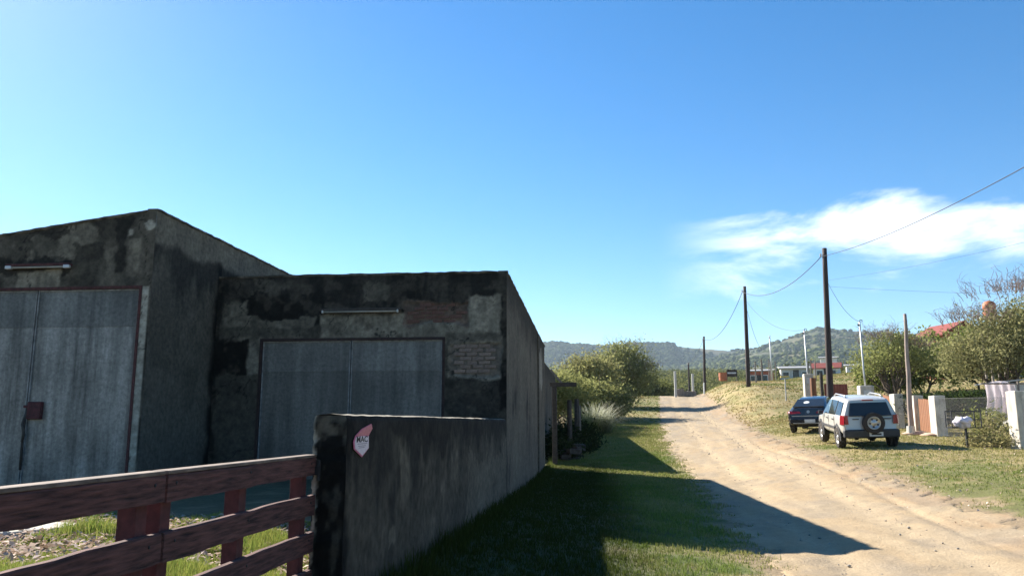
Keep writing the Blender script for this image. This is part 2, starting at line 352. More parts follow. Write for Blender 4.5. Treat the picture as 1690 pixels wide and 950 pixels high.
edge = (X - xr_(Y)) + (fbm(X * 1.2, Y * 1.2, 15) - .5) * 2.2; keep = (edge > .15) & (rg.random(len(X)) < sst(edge, .0, 1.8)) & (fbm(X * .8, Y * .8, 16) + .25 * rg.random(len(X)) > .5); X, Y = X[keep], Y[keep]
o = link('roadside_grass', grass_mesh('roadside_grass', X, Y, .03 + .045 * fbm(X * 1.5, Y * 1.5, 8), .003 + .0003 * Y, grass_cols(X, Y, rg), 3, 3), MT['grass'])
tag(o, 'short half-dry grass on the right-hand side of the dirt road', 'grass', kind='stuff')
X, Y, rg = scatter(70000, -20, 55, 44, 150, 13, 1.3)
keep = ((X < xl_(Y) - .3) | (X > xr_(Y) + .3)) & (fbm(X * .3, Y * .3, 19) > .30); X, Y = X[keep], Y[keep]
o = link('field_grass', grass_mesh('field_grass', X, Y, .03 + .16 * fbm(X * .5, Y * .5, 8) ** 2, .010 + .0003 * Y, L3(np.tile((.17, .20, .06), (len(X), 1)), (.36, .28, .13), sst(fbm(X * .25, Y * .25, 21) - .1 * sst(Y, 55, 75), .34, .54)), 4, 4, .9), MT['grass'])
tag(o, 'longer grass over the bank and field beyond the fence', 'grass', kind='stuff')

# ---------------------------------------------------------------- plastered walls
def wall_grid(name, parent, p0, du, dv, nu, nv, colfun, holes=(), relief=None, mat='wall'):
    """grid wall face from p0 along du (length nu cells) and dv; holes are (u0,u1,v0,v1) in metres left open"""
    p0 = np.array(p0, float); du = np.array(du, float); dv = np.array(dv, float); lu = np.linalg.norm(du); lv = np.linalg.norm(dv)
    us = np.linspace(0, lu, nu + 1); vs_ = np.linspace(0, lv, nv + 1)
    for (a, b, c, d) in holes:                     # snap grid lines to the opening
        for val, arr in ((a, us), (b, us), (c, vs_), (d, vs_)):
            if 0 < val < arr[-1]: arr[np.argmin(abs(arr - val))] = val
    UU, VV = np.meshgrid(us, vs_); P = p0 + UU[..., None] * du / lu + VV[..., None] * dv / lv
    nrm = np.cross(du, dv); nrm /= np.linalg.norm(nrm)
    if relief is not None: P = P + relief(UU, VV)[..., None] * nrm
    cc = colfun(UU, VV)
    ni, nj = UU.shape; idx = np.arange(ni * nj).reshape(ni, nj)
    Fc = np.stack([idx[:-1, :-1], idx[:-1, 1:], idx[1:, 1:], idx[1:, :-1]], -1).reshape(-1, 4)
    cu = ((UU[:-1, :-1] + UU[1:, 1:]) / 2).ravel(); cv = ((VV[:-1, :-1] + VV[1:, 1:]) / 2).ravel(); keep = np.ones(len(Fc), bool)
    for (a, b, c, d) in holes: keep &= ~((cu > a) & (cu < b) & (cv > c) & (cv < d))
    return link(name, mesh_np(name, P.reshape(-1, 3), Fc[keep], cc.reshape(-1, 3), True), MT[mat], parent)
def patch(U, V, u0, u1, v0, v1, s=.05, seed=0, amp=.3, fr=2.0):
    """soft-edged ragged patch mask"""
    d = np.minimum(np.minimum(U - u0, u1 - U), np.minimum(V - v0, v1 - V)) + (fbm(U * fr + seed * 3.1, V * fr, seed, 6, .62) - .5) * 2.4 * amp
    return sst(d, -s / 2, s / 2)
def streaks(U, V, seed, fu=5, fv=.35):
    uw = U + .12 * (fbm(U * 3, V * 1.2, seed + 40) - .5)
    return np.clip(fbm(uw * fu * .55, V * fv * 1.6, seed, 4) * .5 + fbm(uw * fu * 2.4, V * fv * 2, seed + 5, 3) * .2 + fbm(U * 1.8, V * 1.5, seed + 9, 5) * .3, 0, 1)
PLASTER = np.array([.215, .187, .142]); MID = np.array([.098, .085, .066]); DARK = np.array([.014, .013, .0115]); PALE = np.array([.36, .33, .27])

# --- right-hand (garage) block: front face X -8..-1.75 at Y 16.2, top 4.83
GF_X0, GF_X1, GF_Y, GF_TOP, GF_BACK, GF_TOPB = -8.0, -1.75, 16.2, 4.83, 29.0, 4.52
gar = thing('garage_building', 'low flat-roofed garage with black-stained plaster and grey double metal door', 'building', (-4.9, 16.2, .3))
def pxu(p): return (p - 355) * .01305          # paint coordinates along the front
def pxv(q): return 4.83 - (q - 452) * .0131 + .3
def gcol(U, V):
    c = np.broadcast_to(MID * .95, U.shape + (3,)).copy(); n = fbm(U * 1.6, V * 1.6, 101, 5); st = streaks(U, V, 105)
    c = L3(c, MID * .55, sst(n, .45, .65) * .6)
    def P(x0, x1, y0, y1, **k): return patch(U, V, pxu(x0), pxu(x1), pxv(y1), pxv(y0), **k)
    c = L3(c, DARK * 1.5, P(340, 860, 440, 505, seed=1, amp=.22) * (.55 + .45 * sst(st, .4, .55)))
    c = L3(c, MID * 1.1, P(420, 520, 458, 482, seed=21, amp=.3) * .7); c = L3(c, PLASTER * .7, P(605, 650, 468, 495, seed=22, amp=.2) * .8)
    c = L3(c, DARK, P(390, 530, 485, 540, seed=2, amp=.3)); c = L3(c, DARK, P(640, 690, 470, 510, seed=3, amp=.3))
    c = L3(c, PLASTER * .8, P(362, 405, 493, 515, seed=4, amp=.2)); c = L3(c, PLASTER * .75, P(362, 525, 522, 552, seed=5, amp=.2) * .95)
    c = L3(c, MID * .8, P(362, 525, 537, 551, seed=6, amp=.08) * .8)
    c = L3(c, PLASTER * .95, P(530, 668, 518, 556, seed=7, amp=.1)); c = L3(c, PLASTER * .85, P(668, 830, 520, 562, seed=8, amp=.16))
    c = L3(c, np.array([.13, .09, .07]), P(668, 775, 500, 536, seed=9, amp=.2) * .8)
    c = L3(c, PLASTER * 1.1, P(772, 828, 488, 548, seed=10, amp=.14)); c = L3(c, MID * 1.2, P(738, 828, 548, 572, seed=11, amp=.12))
    c = L3(c, PLASTER * .95, P(738, 826, 565, 620, seed=12, amp=.16)); c = L3(c, DARK * 1.6, P(738, 850, 622, 720, seed=13, amp=.12) * .8)
    c = L3(c, DARK * .8, P(350, 412, 556, 612, seed=14, amp=.15)); c = L3(c, PLASTER * .9, P(411, 432, 552, 622, seed=15, amp=.08))
    c = L3(c, MID * .6, P(350, 432, 615, 800, seed=16, amp=.12) * .7); c = L3(c, DARK * .7, P(826, 860, 455, 720, seed=17, amp=.1))
    c = L3(c, DARK, P(345, 362, 455, 760, seed=18, amp=.1) * .9)
    rec = np.maximum(patch(U, V, pxu(742), pxu(824), pxv(616), pxv(567), seed=12, amp=.09, s=.03), 0); c = L3(c, (.15, .125, .10), rec)
    drip = sst(streaks(U, V, 140, 6, .25) * .7 + fbm(U * 3, V * 2.2, 144, 5) * .3, .46, .62); c = L3(c, DARK * 1.5, drip * .35 * (1 - .6 * rec))
    c = L3(c, MID * .7, sst(fbm(U * 4.5, V * 4.5, 150, 5), .5, .66) * .6 * (1 - .5 * rec))
    crack = np.abs(fbm(U * 1.1, V * 1.1, 155, 5) - .5); c = L3(c, DARK, (1 - sst(crack, .002, .007)) * .8)
    return c * (.7 + .6 * fbm(U * 9, V * 9, 120, 4))[..., None]
def grel(U, V): return -.034 * patch(U, V, pxu(742), pxu(824), pxv(616), pxv(567), seed=12, amp=.09, s=.03) - .034 * patch(U, V, pxu(670), pxu(772), pxv(534), pxv(502), seed=9, amp=.1, s=.03) + .008 * (fbm(U * 1.3, V * 1.3, 130) - .5)
DX0, DX1, DZ = -7.0, -3.03, 3.48
wall_grid('front_wall', gar, (GF_X0, GF_Y, -.3), (6.25, 0, 0), (0, 0, GF_TOP + .3), 270, 210, gcol, [(1.0, 4.97, -.1, DZ + .3)], grel)
def scol(seed, base=MID, dark_top=.5):
    def f(U, V):
        st = streaks(U, V, seed, 2.6, .5) * .7 + fbm(U * 1.6, V * 1.3, seed + 77, 5) * .3; n = fbm(U * .8, V * .8, seed + 3); top = V.max()
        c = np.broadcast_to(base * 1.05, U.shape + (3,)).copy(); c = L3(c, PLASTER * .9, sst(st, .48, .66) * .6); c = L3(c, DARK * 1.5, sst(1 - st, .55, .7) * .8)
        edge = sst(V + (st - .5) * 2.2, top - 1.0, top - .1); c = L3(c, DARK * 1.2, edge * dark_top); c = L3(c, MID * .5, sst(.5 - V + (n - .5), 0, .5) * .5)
        return c * (.8 + .4 * fbm(U * 6, V * 6, seed + 9, 4))[..., None]
    return f
# side wall to the road, with its sloping parapet
def sideface(name, parent, X, ya, yb, zt_a, zt_b, seed, nu=330, nv=130, zb=-.3, flip=False, cf=None):
    U, V = np.meshgrid(np.linspace(0, 1, nu + 1), np.linspace(0, 1, nv + 1)); Yw = ya + (yb - ya) * U; top = zt_a + (zt_b - zt_a) * U
    Zw = zb + (top - zb) * V; c = (cf or scol(seed))((Yw - ya), Zw - top + max(zt_a, zt_b)); Xw = X + .012 * (fbm(Yw * .7, Zw * .7, seed) - .5)
    ni, nj = U.shape; idx = np.arange(ni * nj).reshape(ni, nj); F = np.stack([idx[:-1, :-1], idx[:-1, 1:], idx[1:, 1:], idx[1:, :-1]], -1).reshape(-1, 4)
    return link(name, mesh_np(name, np.stack([Xw, Yw, Zw], -1).reshape(-1, 3), F, c.reshape(-1, 3), True), MT['wall'], parent)
def rcol(U, V):
    c = scol(210, MID * 1.25, .75)(U, V)
    return L3(c, PALE * .8, patch(U, V, 9.2, 11.5, 3.1, 4.3, seed=33, amp=.35) * .8)
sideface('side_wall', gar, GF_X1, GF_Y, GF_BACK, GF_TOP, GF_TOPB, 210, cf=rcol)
mb = MB(); mb.cur = tuple(MID * .7)
mb.add([(GF_X0, GF_Y, 4.3), (GF_X1, GF_Y, 4.3), (GF_X1, GF_BACK, 4.1), (GF_X0, GF_BACK, 4.1)], [(0, 1, 2, 3)])
obj('roof_slab', mb, MT['wall'], gar, color=True)
mb = MB(); mb.cur = tuple(MID)
mb.add([(GF_X0, GF_BACK, -.3), (GF_X1, GF_BACK, -.3), (GF_X1, GF_BACK, GF_TOPB), (GF_X0, GF_BACK, GF_TOPB)], [(0, 1, 2, 3)])
obj('back_wall', mb, MT['wall'], gar, color=True)
def coping(parent, pts, dirn, n, wd=.185, th=.05):
    """one continuous rough coping strip laid along a wall top; pts two ends at the outer edge, dirn points inwards"""
    a, b = np.array(pts[0], float), np.array(pts[1], float); d = np.array(dirn, float); V = []; F = []; Cc = []
    for k in range(n + 1):
        p = a + (b - a) * k / n + np.array([0, 0, random.uniform(-.006, .012)]); e = -d * random.uniform(.008, .022)
        for q in (p + e, p + e + (0, 0, th), p + d * wd + (0, 0, th), p + d * wd): V.append(q)
        Cc += [MID * random.uniform(.4, 1.5)] * 4
    for k in range(n):
        for j in range(4): F.append((k * 4 + j, k * 4 + (j + 1) % 4, k * 4 + 4 + (j + 1) % 4, k * 4 + 4 + j))
    F += [(0, 1, 2, 3), (n * 4 + 3, n * 4 + 2, n * 4 + 1, n * 4)]
    o = link('coping', mesh_np('coping', np.array(V), np.array(F), np.array(Cc)), MT['wall'], parent); return o
coping(gar, ((GF_X0, GF_Y, GF_TOP - .03), (GF_X1 - .19, GF_Y, GF_TOP - .03)), (0, 1, 0), 60)
coping(gar, ((GF_X1, GF_Y, GF_TOP - .03), (GF_X1, GF_BACK, GF_TOPB - .03)), (-1, 0, 0), 110)
mb = MB(); mb.cur = tuple(MID)
mb.box((GF_X1 + .02, 25.4, 2.1), (.06, .22, 4.9)); obj('pilaster', mb, MT['wall'], gar, color=True, bevel=.02)
# the bare bricks in the two spots where the plaster fell off
def bricks(parent, u0, u1, v0, v1, bw, bh, y, seed, tint, skip=.12):
    rg = random.Random(seed); pool = []
    for k in range(5):
        mb = MB(); mb.box((0, 0, 0), (bw - .018, .05, bh - .016), jit=.009); me = bpy.data.meshes.new('brick'); me.from_pydata(mb.v, [], mb.f); me.update()
        t = rg.uniform(.75, 1.25); me.materials.append(simple('bare_brick', tuple(c * t for c in tint), .95, 0, 25, .7, 1.3, .4)); pool.append(me)
    r = 0; v = v0
    while v < v1 - .02:
        u = u0 - (bw / 2 if r % 2 else 0)
        while u < u1 - .05:
            cx = u + bw / 2
            if cx - bw / 2 > u0 - .12 and cx + bw / 2 < u1 + .12 and rg.random() > skip:
                o = bpy.data.objects.new('brick', rg.choice(pool)); COL.objects.link(o); o.parent = parent; o.location = Vector((cx + rg.uniform(-.01, .01), y + rg.uniform(-.009, .009), v + bh / 2 + rg.uniform(-.004, .004))) - parent.location; o.rotation_euler = (0, rg.uniform(-.025, .025), 0); o.scale = (rg.choice((1, 1, .93, .8)), 1, 1)
            u += bw
        v += bh; r += 1
bricks(gar, -2.86, -1.98, 2.74, 3.34, .26, .085, 16.236, 4, (.235, .17, .135), .05)
bricks(gar, -3.85, -2.62, 3.78, 4.18, .26, .085, 16.238, 5, (.105, .055, .042), .2)

# galvanised double doors
def sheet_mat(name, base, seed, dark, lo=.55, hi=1.5):
    m, T, b = nmat(name); s1 = tnoise(T, 2.6, 6, .6, stretch=(1.9, 1, .13)); s2 = tnoise(T, 16, 4, .7); s3 = tnoise(T, .9, 3, .5)
    v = M('MULTIPLY', M('MULTIPLY', ramp(T, s1, .3, .7, lo, hi), ramp(T, s2, .3, .7, .65, 1.35), tree=T), ramp(T, s3, .3, .7, .7, 1.25), tree=T)
    T.links.new(mulc(T, base, v), b.inputs['Base Color']); b.inputs['Metallic'].default_value = dark; b.inputs['Roughness'].default_value = .48
    bump(T, b, s3, .15, .02); return m
MT['sheet'] = sheet_mat('dull_galvanised_sheet', (.092, .088, .081), 1, .25); MT['sheet2'] = sheet_mat('streaked_galvanised_sheet', (.175, .165, .15), 2, .25, .3, 1.9)
MT['sheet_upper'] = sheet_mat('paler_galvanised_sheet', (.125, .120, .110), 3, .25); MT['sheet2_upper'] = sheet_mat('smeared_galvanised_sheet', (.12, .115, .105), 4, .25)
MT['edge'] = simple('dull_steel_angle', (.22, .215, .205), .7, .2, 9, .5, 1.4)
def door_leaf(parent, x0, x1, z0, z1, y, seam, mat, handed):
    lf = MB(); lf.box(((x0 + x1) / 2, y, (z0 + seam) / 2), (x1 - x0, .03, seam - z0 - .004)); o = obj('door_leaf', lf, MT[mat], parent)
    up = MB(); up.box(((x0 + x1) / 2, y - .006, (z1 + seam) / 2), (x1 - x0, .032, z1 - seam)); obj('upper_sheet', up, MT[mat + '_upper'], o, world=True)
    fr = MB()
    for (a, b) in ((x0 + .012, z0), (x1 - .012, z0)): fr.box((a, y - .015, (z0 + z1) / 2), (.024, .05, z1 - z0))
    fr.box(((x0 + x1) / 2, y - .016, z1 - .012), (x1 - x0 - .05, .05, .024)); obj('edge_angle', fr, MT['edge'], o)
    return o
door_leaf(gar, -6.94, -5.035, .32, 3.43, 16.26, 2.79, 'sheet', 1)
door_leaf(gar, -5.015, -3.09, .32, 3.43, 16.26, 2.79, 'sheet', -1)
MT['darkrust'] = simple('blackened_steel_frame', (.028, .014, .012), .8, 0, 14, .5, 1.6, .2)
def door_frame(parent, x0, x1, z0, z1, y, wd=.055, mat='rust'):
    mb = MB(); mb.box((x0 + wd / 2, y + .04, (z0 + z1) / 2), (wd, .12, z1 - z0)); mb.box((x1 - wd / 2, y + .04, (z0 + z1) / 2), (wd, .12, z1 - z0)); mb.box(((x0 + x1) / 2, y + .04, z1 - wd / 2 + .001), (x1 - x0 - 2 * wd, .118, wd)); return obj('door_frame', mb, MT[mat], parent)
door_frame(gar, -7.0, -3.03, .2, 3.485, 16.2, mat='darkrust')
mb = MB(); mb.box((-5, 16.6, 1.8), (4.2, .06, 3.6)); obj('inner_panel', mb, MT['darkwood'], gar)
# strip lamp in its slot above the door
MT['tubeglass'] = simple('dusty_lamp_tube', (.34, .32, .27), .5)
def strip_lamp(parent, x0, x1, z, y, rusty):
    mb = MB(); mb.box(((x0 + x1) / 2, y - .05, z + .035), (x1 - x0, .10, .05)); h = obj('lamp_housing', mb, MT['rust' if rusty else 'darkwood'], parent, bevel=.008)
    t = MB(); t.tube([(x0 + .04, y - .075, z - .012), (x1 - .04, y - .075, z - .012)], .019, 10); obj('lamp_tube', t, MT['tubeglass'], h, smooth=True)
    for xe in (x0 + .06, x1 - .06):
        c = MB(); c.box((xe, y - .076, z - .008), (.12 if rusty else .035, .064, .064)); obj('end_cap', c, MT['galv'], h, bevel=.012)
strip_lamp(gar, -5.70, -3.97, 4.04, 16.2, False)

# --- left-hand (tall) block: front at Y 13.6, right edge X -8, parapet falling to the left
tall_b = thing('tall_shed_building', 'taller stained plaster shed with sloping parapet and streaked metal double door', 'building', (-10.5, 13.6, .6))
TX0, TX1, TY = -15.5, -8.0, 13.6
def ztop(x): return 5.63 + (x + 8.0) * .137
def tallfront(nu=300, nv=210):
    U, V = np.meshgrid(np.linspace(0, 1, nu + 1), np.linspace(0, 1, nv + 1)); xs = U[0] * (TX1 - TX0) + TX0; zs0 = V[:, 0]
    Xw = TX0 + (TX1 - TX0) * U; top = ztop(Xw); zd = 4.2; kd = int(nv * .74)
    Zw = np.where(V <= kd / nv, .2 + (zd - .2) * V / (kd / nv), zd + (top - zd) * (V - kd / nv) / (1 - kd / nv))
    for val in (-12.3, -8.17): j = np.argmin(abs(Xw[0] - val)); Xw[:, j] = val
    def px(x): return -8.0 + (x - 258) * .0119
    def pz(y): return 5.63 - (y - 350) * .0119
    n = fbm(Xw * 1.4, Zw * 1.4, 301, 5); st = streaks(Xw, Zw, 305, 3.5, .4)
    c = np.broadcast_to(MID * 1.1, U.shape + (3,)).copy(); c = L3(c, MID * .45, sst(n, .45, .62) * .8); c = L3(c, DARK * 1.4, sst(st, .52, .68) * .8)
    def P(x0, x1, y0, y1, **k): return patch(Xw, Zw, px(x0), px(x1), pz(y1), pz(y0), **k)
    c = L3(c, PLASTER * .75, P(50, 125, 385, 425, seed=41, amp=.35) * .9); c = L3(c, PLASTER * .7, P(118, 170, 372, 400, seed=42, amp=.2)); c = L3(c, PALE, P(243, 256, 364, 384, seed=43, amp=.09, fr=6))
    c = L3(c, PALE * .9, P(214, 222, 380, 391, seed=44, amp=.07, fr=6)); c = L3(c, PLASTER * .9, P(216, 232, 398, 456, seed=45, amp=.12) * .8); c = L3(c, PLASTER * .7, P(176, 196, 405, 465, seed=46, amp=.14) * .8)
    c = L3(c, DARK * 1.2, P(-5, 128, 425, 452, seed=47, amp=.25) * .8); c = L3(c, PLASTER * .95, P(34, 104, 445, 472, seed=48, amp=.1)); c = L3(c, DARK * 1.2, P(198, 214, 370, 450, seed=49, amp=.2) * .8)
    jam = sst(Xw, -8.2, -8.17) * (1 - sst(Xw, -8.055, -8.03)) * (Zw < 4.2); c = L3(c, PALE * .95, jam * .9)
    drip = sst(streaks(Xw, Zw, 340, 6, .25) * .7 + fbm(Xw * 3, Zw * 2.2, 344, 5) * .3, .46, .62); c = L3(c, DARK * 1.5, drip * .5 * (1 - jam)); crack = np.abs(fbm(Xw * .9, Zw * .9, 355, 5) - .5); c = L3(c, DARK, (1 - sst(crack, .002, .007)) * .8)
    c = c * (.7 + .6 * fbm(Xw * 9, Zw * 9, 320, 4))[..., None]; Yw = TY + .01 * (fbm(Xw * 1.3, Zw * 1.3, 330) - .5)
    ni, nj = U.shape; idx = np.arange(ni * nj).reshape(ni, nj); F = np.stack([idx[:-1, :-1], idx[:-1, 1:], idx[1:, 1:], idx[1:, :-1]], -1).reshape(-1, 4)
    cu = ((Xw[:-1, :-1] + Xw[1:, 1:]) / 2).ravel(); cv = ((Zw[:-1, :-1] + Zw[1:, 1:]) / 2).ravel(); keep = ~((cu > -12.3) & (cu < -8.17) & (cv < 4.2))
    return link('front_wall', mesh_np('front_wall', np.stack([Xw, Yw, Zw], -1).reshape(-1, 3), F[keep], c.reshape(-1, 3), True), MT['wall'], tall_b)
tallfront()
def tcol(U, V):
    st = streaks(U, V, 405, 4, .3); n = fbm(U * 1.2, V * 1.2, 410); top = 5.95
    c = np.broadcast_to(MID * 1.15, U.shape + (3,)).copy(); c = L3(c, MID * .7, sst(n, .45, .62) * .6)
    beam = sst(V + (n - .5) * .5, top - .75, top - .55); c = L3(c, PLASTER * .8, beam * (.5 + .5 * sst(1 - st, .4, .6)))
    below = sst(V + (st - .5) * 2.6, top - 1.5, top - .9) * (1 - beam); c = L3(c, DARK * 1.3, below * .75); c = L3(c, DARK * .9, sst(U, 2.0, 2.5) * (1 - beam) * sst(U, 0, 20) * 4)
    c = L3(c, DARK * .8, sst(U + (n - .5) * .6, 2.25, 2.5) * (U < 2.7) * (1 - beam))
    return c * (.8 + .4 * fbm(U * 6, V * 6, 420, 4))[..., None]
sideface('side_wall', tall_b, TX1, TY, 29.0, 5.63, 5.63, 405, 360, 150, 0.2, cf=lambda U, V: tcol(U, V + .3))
mb = MB(); mb.cur = tuple(MID * .8)
mb.add([(TX0, TY, ztop(TX0) - .25), (TX1, TY, 5.3), (TX1, 29, 5.3), (TX0, 29, ztop(TX0) - .25)], [(0, 1, 2, 3)]); mb.add([(TX0, 29, 0), (TX1, 29, 0), (TX1, 29, 5.63), (TX0, 29, ztop(TX0))], [(0, 1, 2, 3)]); mb.add([(TX0, TY, 0), (TX0, 29, 0), (TX0, 29, ztop(TX0)), (TX0, TY, ztop(TX0))], [(0, 1, 2, 3)])
obj('roof_and_rear_walls', mb, MT['wall'], tall_b, color=True)
coping(tall_b, ((TX0, TY, ztop(TX0) - .03), (TX1 - .19, TY, ztop(TX1 - .19) - .03)), (0, 1, 0), 70)
coping(tall_b, ((TX1, TY, 5.6), (TX1, 29, 5.6)), (-1, 0, 0), 130)
door_frame(tall_b, -12.3, -8.17, .5, 4.2, 13.6, .05)
lf = door_leaf(tall_b, -10.205, -8.225, .62, 4.145, 13.66, 3.46, 'sheet2', 1); door_leaf(tall_b, -12.25, -10.225, .62, 4.145, 13.66, 3.46, 'sheet2', -1)
mb = MB(); mb.box((-10.03, 13.6, 1.95), (.26, .09, .31)); mb.box((-10.17, 13.57, 2.02), (.12, .05, .05)); lock = obj('lock_box', mb, MT['redpaint'], lf, bevel=.012)
mb = MB(); mb.tube([(-10.17, 13.58, 2.0), (-10.19, 13.57, 1.75), (-10.2, 13.58, 1.45), (-10.205, 13.6, .9)], .022, 6); mb.tube([(-10.17, 13.57, 1.9), (-10.21, 13.55, 1.7), (-10.16, 13.55, 1.52), (-10.2, 13.57, 1.4)], .025, 6); obj('chain', mb, MT['darkwood'], lf, smooth=True)
mb = MB(); mb.box((-10.2, 14.1, 2.3), (4.3, .06, 4)); obj('inner_panel', mb, MT['darkwood'], tall_b)
strip_lamp(tall_b, -10.84, -9.57, 4.58, 13.6, True)

# --- free-standing rear wall behind the garage
rear = thing('rear_wall', 'tall thin grey wall standing behind the garage, seen edge-on', 'wall', (-2.25, 31, 0))
sideface('road_face', rear, -2.15, 31.0, 46, 4.42, 4.42, 510, 60, 30, -.2)
mb = MB(); mb.cur = tuple(MID); mb.box((-2.26, 38.5, 2.1), (.2, 14.96, 4.6)); obj('wall_core', mb, MT['wall'], rear, color=True)

# --- low boundary wall
low = thing('boundary_wall', 'low black-streaked plaster wall running from the garage towards the gate', 'wall', (-1.85, 10, .4))
def lcol(U, V):                                     # U from the near end, V up
    st = streaks(U * 1.6, V, 605, 2.0, .6) * .65 + fbm(U * 2.2, V * 2.6, 607, 5) * .35; n = fbm(U * 2, V * 2, 610, 5); top = 1.9
    c = np.broadcast_to(MID * .75, U.shape + (3,)).copy(); c = L3(c, PLASTER * .62, sst(fbm(U * 1.1, V * 1.4, 615) * .6 + st * .4, .44, .62) * .75 * sst(U, .5, 1.6)); c = L3(c, DARK * 1.6, sst(1 - st + (V - .9) * .12, .52, .68) * .8)
    c = L3(c, DARK * .8, (1 - sst(U + (n - .5) * .5 + .03 * V, .1, .3))); c = L3(c, DARK, sst(V + (st - .5) * 2.4 + (n - .5) * .5, top - .36, top - .1) * .8)
    c = L3(c, PLASTER * .7, patch(U, V, 5.5, 12, .2, 1.3, seed=62, amp=.5) * .5)
    c = L3(c, PLASTER * .8, patch(U, V, 1.3, 1.5, .8, .92, seed=63, amp=.08, fr=7) * .6)
    return c * (.75 + .5 * fbm(U * 9, V * 9, 620, 4))[..., None]
WY0, WY1 = 5.62, 16.18
U, V = np.meshgrid((np.linspace(0, 1, 341) ** 1.6) * (WY1 - WY0), np.linspace(0, 1, 101)); topz = 1.765 + .003 * U + .012 * (fbm(U * 5, U * 0, 71) - .5) + .02 * (fbm(U * 1.2, U * 0, 72) - .5)
Zl = -.1 + (topz + .1) * V; cl = lcol(U, Zl + .12)
rough = .03 * (fbm(Zl * 4, Zl * 0 + 3, 75) - .5) * np.exp(-U / .05)
Xl = -1.75 + .016 * (fbm(U * 2, Zl * 2, 73) - .5) - .018 * np.exp(-((1 - V) / .01) ** 2); Yl = WY0 + U + rough
ni, nj = U.shape; idx = np.arange(ni * nj).reshape(ni, nj); F = np.stack([idx[:-1, :-1], idx[:-1, 1:], idx[1:, 1:], idx[1:, :-1]], -1).reshape(-1, 4)
Vf = np.stack([Xl, Yl, Zl], -1).reshape(-1, 3); Vb = Vf.copy(); Vb[:, 0] = -1.99 + (Vb[:, 0] + 1.75) * -.5; nV = len(Vf)
top_i = idx[-1]; end_i = idx[:, 0]; Ft = np.stack([top_i[:-1], top_i[1:], top_i[1:] + nV, top_i[:-1] + nV], -1); Fe = np.stack([end_i[:-1], end_i[:-1] + nV, end_i[1:] + nV, end_i[1:]], -1)[:, ::-1]
cf = cl.reshape(-1, 3).copy()
link('wall_face', mesh_np('wall_face', np.concatenate([Vf, Vb]), np.concatenate([F, F[:, ::-1] + nV]), np.concatenate([cf, cf])), MT['wall'], low)
eu, ez = np.meshgrid(np.linspace(0, 1, 15), np.arange(ni)); ev = Vf[end_i][:, None] * (1 - eu[..., None]) + Vb[end_i][:, None] * eu[..., None]
rag = (fbm(ez * .35, eu * 3, 91) - .5); ev[..., 1] += .02 * rag - .012 * np.exp(-((eu - .5) / .5) ** 2); ev[:, -1, 0] += .035 * (fbm(ez[:, -1] * .5, ez[:, -1] * 0, 92, 4) - .5)
zz_e = ev[..., 2]; ec = np.broadcast_to(DARK * .7, ev.shape).copy(); ec = L3(ec, MID * 1.1, sst(zz_e + rag * .6, 1.56, 1.72) * .8); ec = L3(ec, PALE * .8, sst(eu + rag * .35, .86, .97)); ec = L3(ec, MID * .8, sst(fbm(eu * 4 + 3, zz_e * 5, 94), .55, .7) * .5)  # pale ragged back edge paints in the sunlit rim of the end face
a_, b_ = eu.shape; ix = np.arange(a_ * b_).reshape(a_, b_); link('wall_end', mesh_np('wall_end', ev.reshape(-1, 3), np.stack([ix[:-1, :-1], ix[1:, :-1], ix[1:, 1:], ix[:-1, 1:]], -1).reshape(-1, 4)[:, ::-1], ec.reshape(-1, 3)), MT['wall'], low)
capc = np.array([PALE * random.uniform(.5, 1.0) for _ in range(len(top_i))]); tv = Vf[top_i].copy(); tv[:, 2] += .001; tb = Vb[top_i].copy(); tb[:, 2] += .001  # top coloured whitish, painting in its sunlit edge
m_ = (tv + tb) / 2; m_[:, 2] += .012; k = len(tv); ar = np.arange(k - 1)
link('wall_top', mesh_np('wall_top', np.concatenate([tv, m_, tb]), np.concatenate([np.stack([ar, ar + 1, ar + 1 + k, ar + k], -1), np.stack([ar + k, ar + 1 + k, ar + 1 + 2 * k, ar + 2 * k], -1)]), np.concatenate([capc] * 3)), MT['wall'], low)

# sticker on the wall
sg = thing('sticker', 'pointed pink and white sticker on the low wall reading MAC', 'sticker', (-1.735, 5.45, 1.4))
def spt(y, z, dx=0): return (-1.732 + dx, y, z)
pts = [(6.199, 1.707), (5.935, 1.667), (5.778, 1.618), (5.734, 1.573), (5.753, 1.524), (5.966, 1.458), (6.146, 1.521), (6.135, 1.617), (6.236, 1.669)]
def poly_x(mb, P, x, th=.002): mb.prism([(x, y, z) for y, z in P], (th, 0, 0))
mb = MB(); poly_x(mb, pts, -1.7385); obj('backing', mb, simple('magenta_sticker_edge', (.5, .10, .22), .5, 0, 30, .8, 1.1), sg)
inn = [(5.93, 1.615), (5.80, 1.608), (5.765, 1.572), (5.785, 1.527), (5.97, 1.47), (6.135, 1.523), (6.125, 1.612)]
mb = MB(); poly_x(mb, inn, -1.7363); obj('white_field', mb, simple('pinkish_white_sticker', (.66, .58, .63), .5, 0, 30, .85, 1.1), sg)
top = [(6.19, 1.70), (5.94, 1.661), (5.80, 1.617), (6.125, 1.62), (6.225, 1.668)]
mb = MB(); poly_x(mb, top, -1.7361); obj('red_band', mb, simple('coral_sticker_band', (.55, .16, .18), .5, 0, 30, .8, 1.15), sg)
cu = bpy.data.curves.new('lettering', 'FONT'); cu.body = 'MAC'; cu.size = 1; cu.align_x = 'CENTER'; cu.extrude = .001; cu.offset = .02
to = bpy.data.objects.new('lettering_curve', cu); COL.objects.link(to)
dg = bpy.context.evaluated_depsgraph_get(); me = bpy.data.meshes.new_from_object(to.evaluated_get(dg)); bpy.data.objects.remove(to)
xs = [v.co.x for v in me.vertices]; wt = max(xs) - min(xs)
